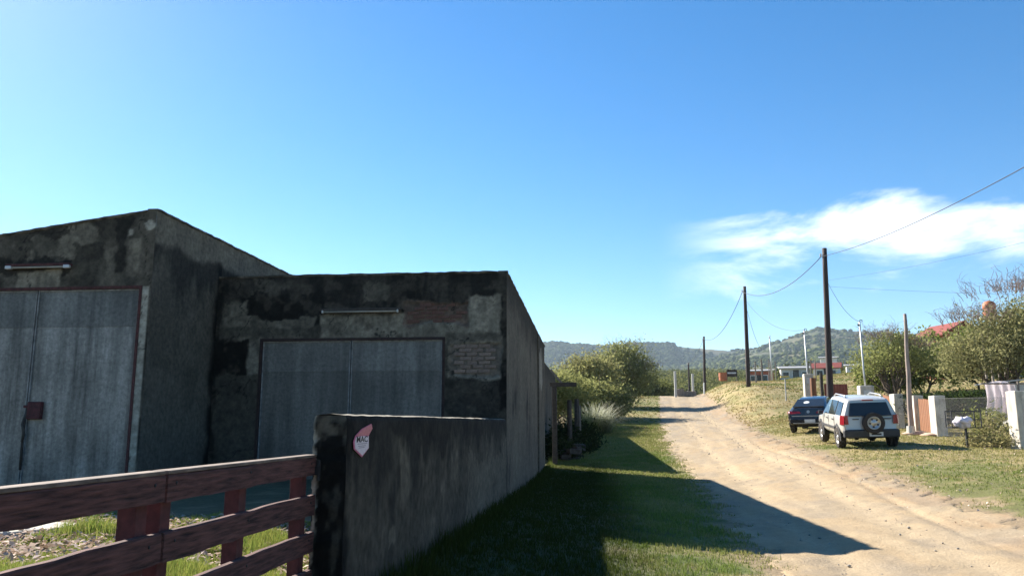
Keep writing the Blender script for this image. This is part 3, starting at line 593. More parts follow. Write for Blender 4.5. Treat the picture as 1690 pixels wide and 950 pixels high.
for v in me.vertices: v.co = (-1.7335 + v.co.z * .5, 5.95 + v.co.x * .29 / wt, 1.571 + v.co.y * .043 / .7)
me.materials.clear(); me.name = 'lettering'; link('lettering', me, MT['black'], sg)
mb = MB()
for z, y0, y1 in ((1.556, 5.83, 6.08), (1.540, 5.85, 6.05), (1.528, 5.87, 6.02)): mb.prism([(-1.7341, y0, z), (-1.7341, y1, z), (-1.7341, y1, z + .005), (-1.7341, y0, z + .005)], (.0006, 0, 0))
obj('small_print', mb, simple('grey_print', (.25, .2, .25), .6), sg)

# ---------------------------------------------------------------- timber gate
MT['capwood'] = simple('worn_sunlit_edge_wood', (.17, .125, .10), .9, 0, 30, .4, 1.5, .4, (1, .2, 1))  # worn wood, lightened to carry the gate's sunlit top edge
MT['gate'] = simple('old_red_brown_boards', (.078, .032, .027), .9, 0, 60, .25, 2.0, .9, (1, .09, 1))
GK = 1.172
def kz(z): return 1.7 - (1.7 - z) * GK
def gate_leaf(label, y0, y1, stiles, seed, tilt=0):
    rg = random.Random(seed); y0 *= GK; y1 *= GK; stiles = [q * GK for q in stiles]; g = thing('gate_leaf', label, 'gate', (-2.0, (y0 + y1) / 2, .5))
    for zt, zb in ((1.505, 1.40), (1.284, 1.17), (1.07, .957), (.858, .745), (.648, .535)):
        zt, zb = kz(zt), kz(zb); n = 14; mb = MB(); X0, X1 = -2.0, -1.962; a = [rg.uniform(-.0035, .0035) for _ in range(n + 1)]; b = [rg.uniform(-.005, .005) for _ in range(n + 1)]; V = []; Fs = []
        for k in range(n + 1):
            y = y0 + (y1 - y0) * k / n; w0 = .003 * math.sin(k * .5 + seed) + tilt * (y - y0)
            for (x, z) in ((X0, zb + b[k] + w0), (X1, zb + b[k] + w0), (X1 + rg.uniform(-.002, .002), zt + a[k] + w0 - .008), (X1 - .007, zt + a[k] + w0), (X0, zt + a[k] + w0)): V.append((x, y, z))
        for k in range(n):
            for j in range(5): Fs.append((k * 5 + j, k * 5 + (j + 1) % 5, k * 5 + 5 + (j + 1) % 5, k * 5 + 5 + j))
        Fs += [(4, 3, 2, 1, 0), tuple(n * 5 + j for j in range(5))]; mb.add(V, [tuple(reversed(f)) for f in Fs]); bd = obj('board', mb, MT['gate'], g)
        for s in stiles:
            bo = MB(); bo.lathe((X1, s + rg.uniform(-.02, .02), (zt + zb) / 2 + .02), (1, 0, 0), [(.008, 0), (.008, .003), (.004, .005)], 8); obj('bolt', bo, MT['black'], bd)
    for s in stiles:
        mb = MB(); mb.box((-2.05, s, .885), (.085, .10, 1.06), jit=.003); obj('stile', mb, MT['redpaint'], g, bevel=.006)
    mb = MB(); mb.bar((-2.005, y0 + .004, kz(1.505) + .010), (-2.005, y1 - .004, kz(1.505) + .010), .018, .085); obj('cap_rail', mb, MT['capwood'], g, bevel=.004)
    return g
g1 = gate_leaf('weathered red-brown board gate leaf next to the low wall end', 3.072, 4.80, (3.14, 3.85, 4.70), 3)
gate_leaf('weathered red-brown board gate leaf nearest the camera, cut by the left frame edge', .9, 3.055, (2.965, 2.1, 1.1), 8, .0)
mb = MB(); mb.box((-1.95, 5.63, 1.38), (.04, .1, .06)); mb.tube([(-1.94, 5.60, 1.31), (-1.94, 5.60, 1.45)], .014, 8); obj('hinge', mb, MT['black'], g1)

# ---------------------------------------------------------------- yard behind the gate
sl = MB(); sl.prism([(-9.5, 6.95, .60), (-5.75, 7.55, .60), (-5.25, 8.3, .60), (-9.5, 9.2, .60)], (0, 0, .06))
o = obj('concrete_slab', sl, simple('pale_yard_concrete', (.40, .37, .31), .9, 0, 9, .8, 1.15, .3), bevel=.02); tag(o, 'pale concrete slab in the yard before the tall shed door', 'slab')
X, Y, rg = scatter(60000, -8.5, -2.0, 3.8, 9.6, 21, 1.0)
keep = ~((X < -5.35) & (Y > 7.2) & (Y < 9)); X, Y = X[keep], Y[keep]; gm = fbm(X * .9, Y * .9, 22); kp = gm + .16 * rg.random(len(X)) > .44; Xg, Yg = X[kp], Y[kp]
o = link('yard_grass', grass_mesh('yard_grass', Xg, Yg, .05 + .10 * sst(gm[kp], .4, .65) + .2 * np.exp(-((Xg + 5.0) ** 2 + (Yg - 7.75) ** 2) / .12), np.full(len(Xg), .005), L3(np.tile((.15, .22, .04), (len(Xg), 1)), (.32, .32, .09), RNG.random(len(Xg))), 3, 5), MT['grass']); tag(o, 'bright green grass tufts growing in the yard', 'grass', kind='stuff')
def litter(n, x0, x1, y0, y1, seed, s0, s1):
    X, Y, rg = scatter(n, x0, x1, y0, y1, seed, 1); s = s0 + (s1 - s0) * rg.random(n); a = rg.random(n) * 6.28; t = rg.normal(0, .35, (n, 2)); z = Z(X, Y) + .02 + .05 * rg.random(n)
    u = np.stack([np.cos(a), np.sin(a), t[:, 0]], -1) * s[:, None]; v = np.stack([-np.sin(a), np.cos(a), t[:, 1]], -1) * s[:, None] * .5; P = np.stack([X, Y, z], -1)
    V = np.stack([P - u, P - v + (0, 0, .008), P + u, P + v + (0, 0, .008)], 1).reshape(-1, 3); F = np.arange(n)[:, None] * 4 + np.arange(4)[None]
    c = L3(np.tile((.38, .27, .19), (n, 1)), (.66, .54, .47), rg.random(n)) * (.6 + .6 * rg.random((n, 1))); return mesh_np('leaf_litter', V, F, np.repeat(c, 4, 0))
o = link('leaf_litter', litter(12000, -8.4, -1.95, 3.6, 9.3, 31, .018, .05), MT['dry']); tag(o, 'fallen pale dry leaves covering the yard behind the gate', 'leaves', kind='stuff')
o = link('verge_litter', litter(1500, 5.5, 17, 9, 34, 32, .015, .04), MT['dry']); tag(o, 'scattered dry leaves and straw on the right-hand verge', 'leaves', kind='stuff')

# ---------------------------------------------------------------- foliage builders
def leaf_cloud(name, C, size, cols, parent, mat='leaf', flat=.0, seed=1, world=True, elong=1.6):
    rg = np.random.default_rng(seed); n = len(C); a = rg.normal(size=(n, 3)); a /= np.linalg.norm(a, axis=1)[:, None]; b = rg.normal(size=(n, 3)); b -= a * (a * b).sum(1)[:, None]; b /= np.linalg.norm(b, axis=1)[:, None]
    s = size * (.6 + .8 * rg.random((n, 1))); u = a * s * elong; v = b * s * .6
    V = np.stack([C - u, C - v, C + u, C + v], 1).reshape(-1, 3); F = np.arange(n)[:, None] * 4 + np.arange(4)[None]
    return link(name, mesh_np(name, V, F, np.repeat(cols, 4, 0)), MT[mat], parent, world)
def crown_points(ells, n, seed, clump=.35, per=14, hollow=.45):
    """leaf positions gathered in uneven clumps through several ellipsoids"""
    rg = np.random.default_rng(seed); vol = np.array([e[3] * e[4] * e[5] for e in ells]); vol = vol ** .8 / (vol ** .8).sum(); k = n // per; ci = rg.choice(len(ells), k, p=vol); E_ = np.array(ells)[ci]
    d = rg.normal(size=(k, 3)); d /= np.linalg.norm(d, axis=1)[:, None]; r = (hollow + (1 - hollow) * rg.random((k, 1)) ** .7) * (.8 + .3 * rg.random((k, 1))); cen = E_[:, :3] + d * r * E_[:, 3:6]
    cs = clump * (.5 + rg.random((k, 1, 1))); P = cen[:, None] + rg.normal(size=(k, per, 3)) * cs * (1, 1, .7); tone = np.repeat(rg.random(k), per); return P.reshape(-1, 3), tone, cen
def leafcols(n, tone, ca, cb, seed):
    rg = np.random.default_rng(seed); return L3(np.tile(ca, (n, 1)), cb, np.clip(tone * .75 + rg.random(n) * .35, 0, 1)) * (.8 + .4 * rg.random((n, 1)))
def limb(mb, a, b, r0, r1, rg, wob=.12, n=5, sides=6):
    a = Vector(a); b = Vector(b); L = (b - a).length; P = []
    for k in range(n + 1):
        t = k / n; j = Vector((rg.uniform(-1, 1), rg.uniform(-1, 1), rg.uniform(-.5, .5))) * wob * L * (0 if k in (0, n) else .6); P.append(a.lerp(b, t) + j + Vector((0, 0, .12 * L * math.sin(t * math.pi) * .5)))
    mb.tube(P, [r0 + (r1 - r0) * k / n for k in range(n + 1)], sides); return P
def tree(name, label, base, ells, n, leaf, ca, cb, trunk_r=.12, fork=.35, seed=1, clump=.35, twigs=0, group=None, stems=1, cat='tree', twig_ell=None, per=14, nlimb=16):
    rg = random.Random(seed); t = thing(name, label, cat, base, group); P, tone, cen = crown_points(ells, n, seed, clump, per)
    P = P[(P[:, 2] > Z(P[:, 0], P[:, 1]) + .05)]; tone = tone[:len(P)]
    leaf_cloud('crown', P, leaf, leafcols(len(P), tone, ca, cb, seed), t, seed=seed)
    mb = MB(); top = Vector(np.array(ells)[:, :3].mean(0)); b = Vector(base); forks = []
    for s in range(stems):
        off = Vector((rg.uniform(-.25, .25), rg.uniform(-.25, .25), 0)) * (stems > 1) ; f = b.lerp(top, fork) + off * 2 + Vector((rg.uniform(-.1, .1), 0, 0)); limb(mb, b - Vector((0, 0, .15)) + off, f, trunk_r, trunk_r * .7, rg, .06); forks.append(f)
    for k in range(nlimb):
        c = cen[rg.randrange(len(cen))]; f = rg.choice(forks); Q = limb(mb, f, f.lerp(Vector(c), .95), trunk_r * .5, .012, rg, .12)
        for q in range(2):
            c2 = cen[rg.randrange(len(cen))]; m = Q[3]; d = Vector(c2) - m
            if d.length < 3: limb(mb, m, c2, trunk_r * .22, .008, rg, .12, 4, 5)
    obj('trunk', mb, MT['bark'], t, smooth=True)
    if twigs:
        mb = MB()
        for k in range(twigs):
            e = rg.choice(twig_ell or ells); a = rg.uniform(0, 6.28); rr = rg.uniform(.2, .95); p = Vector((e[0] + math.cos(a) * e[3] * rr, e[1] + math.sin(a) * e[4] * rr, e[2] + e[5] * math.sqrt(max(0, 1 - rr * rr)) * .7)); d = Vector((math.cos(a) * .5 * rr, math.sin(a) * .5 * rr, rg.uniform(.4, 1.0))); L = rg.uniform(.4, 1.1)
            Q = limb(mb, p, p + d * L, .014, .005, rg, .25, 4, 4)
            for q in range(3):
                m = Q[rg.randrange(1, 5)]; limb(mb, m, m + Vector((rg.uniform(-1, 1), rg.uniform(-1, 1), rg.uniform(0, .9))) * .4, .008, .003, rg, .25, 3, 3)
        obj('bare_twigs', mb, MT['twig'], t)['kind'] = 'stuff'
    return t

# --- trees and scrub on the left beyond the garage
GR1, GR2 = (.07, .085, .03), (.19, .20, .07); OL1, OL2 = (.14, .13, .07), (.30, .27, .15); YG1, YG2 = (.16, .175, .06), (.33, .33, .13)
tree('thorn_tree', 'large olive thorn tree leaning over the left edge of the dirt road', (2.2, 68, z1(2.2, 68)), [(2.4, 68, 6.3, 2.7, 2.6, 1.9), (4.0, 67, 5.6, 1.6, 1.6, 1.3), (.7, 68, 5.6, 1.8, 2, 1.7), (2.6, 68, 7.6, 1.9, 1.7, 1.2), (2.2, 67, 4.4, 2.2, 2, 1.0)], 19000, .065, (.11, .125, .05), (.27, .28, .12), .14, .3, 11, .34, 110, stems=3, per=20)
tree('acacia_tree', 'yellow-green acacia tree just left of the large thorn tree', (-.6, 58, z1(-.6, 58)), [(-.6, 58, 5.0, 2.0, 2, 1.7), (.4, 58, 5.4, 1.6, 1.6, 1.4), (-1.6, 58, 4.4, 1.5, 1.8, 1.5)], 17000, .06, OL1, YG2, .12, .3, 12, .32, 25, stems=2)
tree('acacia_bush', 'bright yellow-green bush showing above the timber beam', (-2.0, 50, z1(-2, 50)), [(-2.0, 50, 3.6, 1.7, 1.6, 1.5), (-.9, 51, 3.3, 1.3, 1.4, 1.3), (-3.2, 50, 3.9, 1.6, 1.5, 1.4)], 15000, .06, YG1, YG2, .08, .25, 13, .3, 0, stems=3)
tree('acacia_bush', 'pale green bush behind the spiky grass clump', (.2, 54, z1(.2, 54)), [(.2, 54, 3.3, 1.6, 1.4, 1.4), (1.4, 55, 3.2, 1.2, 1.2, 1.1)], 11000, .06, GR1, YG2, .08, .25, 14, .3, 8, stems=3)
tree('far_bush', 'dark green bush at the crest left of the road', (5.0, 96, z1(5, 96)), [(5.0, 96, 6.0, 2.4, 2, 1.6), (7.6, 97, 5.6, 2.0, 2, 1.3)], 7000, .1, GR1, GR2, .09, .25, 15, .4, 0, stems=2)
# spiky grass clump and rank growth at its foot
def spiky(name, label, base, n, length, cols, seed, wd=.012, cat='plant'):
    rg = np.random.default_rng(seed); V = []; F = []; Cc = []; t = thing(name, label, cat, base); b = np.array(base)
    for i in range(n):
        a = rg.random() * 6.283; out_ = .35 + .65 * rg.random(); L = length * (.6 + .5 * rg.random()); s = b + (rg.normal(0, length * .13), rg.normal(0, length * .13), 0); k = 6; side = np.array([-math.sin(a), math.cos(a), 0]); o0 = len(V)
        for j in range(k):
            u = j / (k - 1); p = s + np.array([math.cos(a) * out_ * L * u ** 1.3, math.sin(a) * out_ * L * u ** 1.3, L * (u * 1.05 - .75 * out_ * u ** 2.3)]); ww = wd * (1 - u * .85); V += [p - side * ww, p + side * ww]
            c = np.array(cols[0]) * (1 - u) + np.array(cols[1]) * u; Cc += [c * (.8 + .4 * rg.random())] * 2
        for j in range(k - 1): F.append((o0 + 2 * j, o0 + 2 * j + 1, o0 + 2 * j + 3, o0 + 2 * j + 2))
    link('leaves', mesh_np('leaves', np.array(V), np.array(F), np.array(Cc)), MT['leaf'], t); return t
spiky('spiky_grass_clump', 'silvery arching spiky grass clump beside the fence posts', (.2, 45.5, z1(.2, 45.5) - .05), 900, 2.3, ((.12, .14, .06), (.50, .50, .40)), 5, .02)
spiky('spiky_grass_clump', 'smaller green grass clump left of the silvery one', (-.6, 44, z1(-.6, 44) - .05), 500, 2.4, ((.10, .13, .05), (.30, .33, .15)), 6, .018)
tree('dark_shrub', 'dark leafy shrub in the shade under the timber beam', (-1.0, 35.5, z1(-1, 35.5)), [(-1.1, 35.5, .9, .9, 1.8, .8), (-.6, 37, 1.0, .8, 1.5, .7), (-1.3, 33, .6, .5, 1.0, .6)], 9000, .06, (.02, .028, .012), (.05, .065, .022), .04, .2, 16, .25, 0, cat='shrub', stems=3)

# timber portal and posts behind the garage
def post(name, label, x, y, h, wd, mat, cat='post', group=None, zb=None, lean=0):
    z = z1(x, y) if zb is None else zb; mb = MB(); rg = random.Random(int(x * 100 + y * 7)); n = 5; P = [(x + lean * k / n + rg.uniform(-.008, .008), y, z - .2 + (h + .2) * k / n) for k in range(n + 1)]
    mb.tube(P, [wd * (1.06 - .12 * k / n) for k in range(n + 1)], 8); o = obj(name, mb, MT[mat], smooth=False); o.data.update(); return tag(o, label, cat, group)
po = thing('timber_portal', 'dark timber post and beam at the back corner of the garage', 'portal', (-1.45, 30.2, z1(-1.45, 30.2)))
mb = MB(); mb.box((-1.45, 30.2, 1.6), (.17, .17, 3.1), jit=.01); obj('post', mb, MT['darkwood'], po, bevel=.01)
mb = MB(); mb.box((-1.12, 30.2, 3.18), (1.0, .16, .15), jit=.01); obj('beam', mb, MT['darkwood'], po, bevel=.01)
mb = MB(); mb.bar((-1.6, 30.32, 3.75), (-1.15, 30.32, 3.2), .08, .05); obj('brace', mb, MT['greywood'], po)
post('fence_post', 'thick dark fence post nearest the timber portal', -1.0, 33.5, 2.35, .1, 'darkwood')
post('fence_post', 'thick dark fence post with a pale batten, next to the grass clump', -.72, 35.0, 2.35, .11, 'darkwood')
mb = MB(); mb.box((-.58, 34.95, 1.5), (.07, .05, 2.0)); o = obj('batten', mb, MT['greywood']); tag(o, 'pale sawn batten leaning on the dark fence post', 'batten')
mb = MB()
for k in range(40):
    mb.box((-1.1 + random.uniform(-.35, .5), 32.4 + random.uniform(-.6, 1.6), .35 + random.uniform(-.1, .5)), (random.uniform(.1, .5), random.uniform(.1, .6), random.uniform(.05, .2)), random.uniform(0, 3), jit=.03)
o = obj('scrap_pile', mb, MT['darkwood']); tag(o, 'dark pile of scrap timber in the shade behind the garage', 'scrap')

# ---------------------------------------------------------------- utility poles and wires
def upole(label, x, y, ztop, r, lean=0, arm=True, group='dark timber utility poles along the road'):
    z = z1(x, y); p = thing('utility_pole', label, 'pole', (x, y, z), group); mb = MB(); n = 8
    mb.tube([(x + lean * (k / n), y, z - .3 + (ztop - z + .3) * k / n) for k in range(n + 1)], [r * (1.15 - .4 * k / n) for k in range(n + 1)], 12); obj('shaft', mb, MT['polewood'], p, smooth=True)
    if arm:
        mb = MB(); mb.lathe((x + lean - r - .06, y, ztop - .42), (0, 0, 1), [(.03, 0), (.055, .03), (.04, .07), (.055, .1), (.03, .14)], 10); mb.bar((x + lean - r - .1, y, ztop - .44), (x + lean + r, y, ztop - .44), .03, .03); obj('insulator', mb, MT['pconc'], p, smooth=False)
    return p
PT = {}
upole('tall dark utility pole behind the two parked cars', 12.15, 43, 10.95, .16, .25); PT[1] = (12.2, 43, 10.5)
upole('dark utility pole on the grassy bank where the road climbs', 12.42, 66, 12.85, .16, .08); PT[2] = (12.3, 66, 12.4)
upole('dark utility pole standing at the road crest', 13.3, 98, 12.2, .16, .15); PT[3] = (13.4, 98, 11.9)
upole('short-looking dark utility pole farthest away beyond the crest', 16.42, 140, 12.2, .17, 0, False); PT[4] = (16.1, 140, 12.0)
upole('dark utility pole out of view beside the camera', 9.8, 2, 8.0, .15, 0); PT[0] = (9.6, 2, 7.6)
def wire(label, a, b, sag, r=.014, group='overhead cables', n=24):
    a = Vector(a); b = Vector(b); mb = MB(); mb.tube([a.lerp(b, k / n) - Vector((0, 0, sag * 4 * (k / n) * (1 - k / n))) for k in range(n + 1)], r, 5)
    o = obj('overhead_cable', mb, MT['wire'], smooth=True); return tag(o, label, 'cable', group)
wire('thick black cable sweeping from the near pole to the upper right corner', PT[1], PT[0], .9, .013)
wire('black cable sagging between the near pole and the bank pole', PT[1], PT[2], 1.0, .02)
wire('cable sagging between the bank pole and the crest pole', PT[2], PT[3], 1.4, .022)
wire('thin cable from the crest pole to the farthest pole', PT[3], PT[4], .8, .02)

# thin service masts on meter pillars and other slim posts along the right side
def mast(label, x, y, zt, pil, h_p, w_p, matp='pillar', r=.045):
    z = z1(x, y); t = thing('meter_pillar' if pil else 'service_mast', label, 'pillar' if pil else 'mast', (x, y, z))
    if pil:
        mb = MB(); mb.box((x, y, z + h_p / 2 - .1), (w_p, w_p * .8, h_p + .2), jit=.01); obj('pillar_block', mb, MT[matp], t, bevel=.04)
        mb = MB(); mb.box((x - .02, y - w_p * .4 - .015, z + h_p - .42), (w_p * .5, .03, .36)); obj('meter_box', mb, MT['galv'], t, bevel=.008)
    mb = MB(); mb.tube([(x, y, z + (h_p - .02 if pil else -.2)), (x - .02, y, (z + zt) / 2), (x - .05, y, zt)], [r, r, r * .9], 8); obj('mast_pipe', mb, MT['galv'], t, smooth=True)
    mb = MB(); mb.tube([(x - .05, y, zt - .02), (x - .02, y, zt + .12), (x + .08, y, zt + .10), (x + .09, y, zt + .0)], .02, 6); mb.lathe((x - .13, y, zt - .22), (0, 0, 1), [(.02, 0), (.045, .04), (.045, .09), (.02, .13)], 8); obj('gooseneck', mb, MT['darkwood'], t)
    return t
mast('squat rounded meter pillar with a tall thin pipe behind the white car', 14.3, 44, 7.1, True, 2.0, .72, 'pillar')
mast('pale square meter pillar with a thin pipe behind the dark car', 12.95, 50, 7.35, True, 2.3, .55, 'pillar')
mast('slender far mast rising beside the hillside houses', 23.85, 110, 13.4, False, 0, 0, r=.09)
t = thing('log_pole', 'peeled pale log pole standing at the chain-link fence', 'pole', (13.44, 36, z1(13.44, 36)))
mb = MB(); z = z1(13.44, 36); mb.tube([(13.44 + .15 * k / 8 + .015 * math.sin(k * 2), 36, z - .2 + (6.65 - z) * k / 8) for k in range(9)], [.12 - .007 * k for k in range(9)], 10); obj('shaft', mb, simple('peeled_log', (.30, .235, .20), .85, 0, 9, .6, 1.25, .4, (1, 1, .2)), t, smooth=True)
mb = MB(); mb.tube([(13.44, 36, z - .1), (13.44, 36, z + .38)], [.19, .16], 10); obj('concrete_footing', mb, MT['pconc'], t)
wire('thin service drop from the near pole towards the peeled log pole', (12.3, 43, 9.5), (14.3, 44, 7.1), .5, .009)
wire('thin service drop from the bank pole to the far mast', (12.4, 66, 12.0), (23.8, 110, 13.4), 3.0, .016)
wire('thin cable from the near pole towards the big tree on the right', (12.3, 43, 8.9), (30, 42, 8.0), .2, .005)
wire('faint cable crossing the clouds towards the upper right', (12.3, 43, 9.2), (22, 22, 9.4), .5, .005)
wire('thin service drop from the bank pole to the square meter pillar', (12.6, 66, 11.6), (12.95, 50, 7.4), .8, .01)

# ---------------------------------------------------------------- fence on the right
def fpillar(label, x, y, h, wd, lean=0):
    z = z1(x, y); mb = MB(); mb.box((x, y, z + h / 2 - .15), (wd, wd, h + .3), .16, jit=.012); o = obj('fence_pillar', mb, MT['pillar'], bevel=.025)
    return tag(o, label, 'pillar', 'pale rendered fence pillars')
FP = [(12.85, 25.9, 1.72), (14.15, 34.9, 1.66), (14.62, 38.3, 1.66), (15.2, 42.3, 1.7)]
fpillar('pale fence pillar nearest the camera at the right frame edge', *FP[0][:2], FP[0][2], .44)
fpillar('pale gate pillar on the right of the brown board gate', *FP[1][:2], FP[1][2], .46)
fpillar('pale gate pillar on the left of the brown board gate', *FP[2][:2], FP[2][2], .46)
fpillar('pale fence pillar directly behind the white car', *FP[3][:2], FP[3][2], .46)
MT['mesh'] = simple('dull_wire', (.13, .13, .125), .7)
def chain(label, a, b, h):
    ax, ay = a; bx, by = b; L = math.hypot(bx - ax, by - ay); t = thing('chain_link_fence', label, 'fence', ((ax + bx) / 2, (ay + by) / 2, z1((ax + bx) / 2, (ay + by) / 2))); s = .085; V = []; F = []
    def pt(u, v): x = ax + (bx - ax) * u / L; y = ay + (by - ay) * u / L; return np.array([x, y, za + (zb_ - za) * u / L + v])
    za = z1(ax, ay) + .05; zb_ = z1(bx, by) + .05; mb = MB()
    k = -h
    while k < L:
        for sg_ in (0, 1):
            u0, u1 = max(k, 0), min(k + h, L)
            if u1 - u0 > .05:
                v0, v1 = (u0 - k, u1 - k) if sg_ == 0 else (h - (u0 - k), h - (u1 - k)); mb.tube([pt(u0, v0), pt(u1, v1)], .0022, 3, False)
        k += s
    o = obj('wire_mesh', mb, MT['mesh'], t); o['kind'] = 'stuff'
    mb = MB()
    for v in (.05, h * .5, h): mb = MB(); mb.tube([pt(0, v), pt(L, v)], .005, 4, False); obj('strain_wire', mb, MT['mesh'], t)
    return t
chain('chain-link fence between the right frame edge pillar and the brown gate', (12.95, 26.2), (14.1, 34.6), 1.5)
chain('chain-link fence between the brown gate and the pillar behind the white car', (14.7, 38.6), (15.15, 42.0), 1.4)
chain('chain-link fence running out of frame on the right', (11.6, 17), (12.8, 25.6), 1.5)
gt = thing('board_gate', 'brown upright-board garden gate between two pale pillars', 'gate', (14.4, 36.6, z1(14.4, 36.6)))
for k in range(9):
    t_ = (k + .5) / 9; x = 14.17 + .43 * t_; y = 35.25 + 2.75 * t_; z = z1(x, y); mb = MB(); mb.bar((x, y, z + .12), (x, y, z + 1.52 + random.uniform(-.02, .02)), .27, .03, up=(.154, .988, 0)); obj('board', mb, MT['boards'], gt)
mb = MB()
for hh in (.35, 1.25): mb = MB(); mb.bar((14.22, 35.2, z1(14.2, 35.2) + hh), (14.65, 37.95, z1(14.6, 38) + hh), .09, .035); obj('rail', mb, MT['boards'], gt)
gt = thing('wooden_screen', 'brown upright-board screen beyond the white car roof', 'screen', (15.3, 45, z1(15.3, 45)))
for k in range(9):
    x = 15.25 + .05 * k; y = 42.9 + .3 * k; z = z1(x, y); mb = MB(); mb.bar((x, y, z + .1), (x, y, z + 1.5), .28, .03, up=(.16, .98, 0)); obj('board', mb, MT['boards'], gt)
gt = thing('board_gate', 'low red-brown board gate beside the squat meter pillar', 'gate', (13.9, 46, z1(13.9, 46)))
for k in range(8):
    x = 13.1 + .16 * k; z = z1(x, 47); mb = MB(); mb.box((x, 47, z + .95), (.15, .03, 1.9)); obj('board', mb, simple('red_brown_board', (.20, .06, .04), .8), gt)
post('gate_post', 'dark short post at the end of the red-brown gate', 12.9, 47, 2.5, .1, 'darkwood'); post('gate_post', 'brown stout post beside the near utility pole', 11.9, 45, 2.3, .17, 'boards')

# rubbish basket with bag, doorstep stones
t = thing('rubbish_basket', 'dark metal rubbish basket frame on a thin post by the fence', 'basket', (11.75, 27.0, z1(11.75, 27))); z = z1(11.75, 27)
mb = MB(); mb.box((11.75, 27, z + .3), (.06, .06, .75)); obj('post', mb, MT['clad'], t); mb = MB()
x0, x1, zb0, zt0 = 11.45, 12.35, z + .62, z + 1.15
for a, b in (((x0, zb0), (x1, zb0)), ((x1, zb0), (x1, zt0)), ((x1, zt0), (x0, zt0)), ((x0, zt0), (x0, zb0)), ((x0, z + .88), (x1, z + .88))):
    for yy in (27.25, 27.7): mb.bar((a[0], yy, a[1]), (b[0], yy, b[1]), .03, .03, up=(0, 1, 0))
for xx in np.linspace(x0, x1, 7): mb.bar((xx, 27.25, zb0), (xx, 27.7, zb0), .02, .02)
obj('basket_frame', mb, MT['clad'], t)
def lump(name, label, cat, c, d, mat, seed, amp=.25, n=14):
    V = []; F = []; m = n * 2
    for i in range(n + 1):
        for j in range(m):
            th, ph = math.pi * i / n, 2 * math.pi * j / m; p = np.array([math.sin(th) * math.cos(ph), math.sin(th) * math.sin(ph), math.cos(th)]); r = 1 + amp * (2 * float(fbm(np.array([p[0] * 1.7 + 5 + p[2]]), np.array([p[1] * 1.7 + 9 - p[2]]), seed)[0]) - 1); V.append(np.array(c) + p * r * np.array(d) / 2)
    for i in range(n):
        for j in range(m): F.append((i * m + j, i * m + (j + 1) % m, (i + 1) * m + (j + 1) % m, (i + 1) * m + j))
    mb = MB(); mb.add(V, [tuple(reversed(f)) for f in F]); o = obj(name, mb, MT[mat], smooth=True); return tag(o, label, cat)
lump('rubbish_bag', 'pale plastic rubbish bag sitting on the basket post', 'bag', (11.66, 26.95, z + .80), (.5, .4, .34), 'bag', 3, .75)
for k, (x, y, lb) in enumerate(((13.7, 36.2, 'flat pinkish stone lying before the brown board gate, nearer the car'), (13.95, 35.2, 'flat pinkish stone lying before the brown board gate, nearer the pillar'))):
    MT['pstone'] = simple('pinkish_stone', (.42, .29, .22), .9); lump('flat_stone', lb, 'stone', (x, y, z1(x, y) + .04), (1.0 - .2 * k, .9, .22), 'pstone', 5 + k, .3)
# white sheet drape and small shed behind the fence
U, V = np.meshgrid(np.linspace(0, 1, 40), np.linspace(0, 1, 24)); Xs = 14.75 + 1.05 * U + .1 * np.sin(V * 3); Ys = 32.0 + .12 * np.sin(U * 24) * (.4 + V) + .3 * V; Zs = 1.25 + 1.95 - 1.35 * V + .18 * np.sin(U * 9) * V * V + .12 * np.sin(U * 3.1)
ni, nj = U.shape; idx = np.arange(ni * nj).reshape(ni, nj); F = np.stack([idx[:-1, :-1], idx[:-1, 1:], idx[1:, 1:], idx[1:, :-1]], -1).reshape(-1, 4)
t = thing('hanging_sheet', 'white cloth sheet hung over a line under the big tree', 'sheet', (15.3, 32.0, z1(15.3, 32)))
o = link('cloth', mesh_np('cloth', np.stack([Xs, Ys, Zs], -1).reshape(-1, 3), F, np.tile((.78, .74, .76), (U.size, 1)), True), MT['fabric'], t); m = o.modifiers.new('thick', 'SOLIDIFY'); m.thickness = .01
mb = MB(); mb.tube([(14.6, 31.95, 3.22), (16.4, 31.95, 3.22)], .03, 6); obj('cross_pole', mb, MT['greywood'], t); mb = MB(); mb.tube([(15.9, 31.9, .9), (15.9, 31.9, 3.3)], .04, 6); obj('support', mb, MT['greywood'], t)
t = thing('garden_shed', 'small shed with pale sheet roof at the right frame edge', 'shed', (17.6, 34.5, z1(17.6, 34.5)))
mb = MB(); mb.box((17.9, 35.3, 2.2), (2.4, 1.6, 2.3)); obj('wall', mb, MT['pconc'], t)
mb = MB(); mb.prism([(16.4, 34.3, 3.36), (19.5, 34.3, 3.7), (19.5, 34.3, 3.75), (16.4, 34.3, 3.41)], (0, 2.2, 0)); obj('roof', mb, MT['tin'], t)
mb = MB(); mb.box((17.9, 34.49, 2.4), (.7, .04, .7)); obj('window', mb, MT['pane'], t)

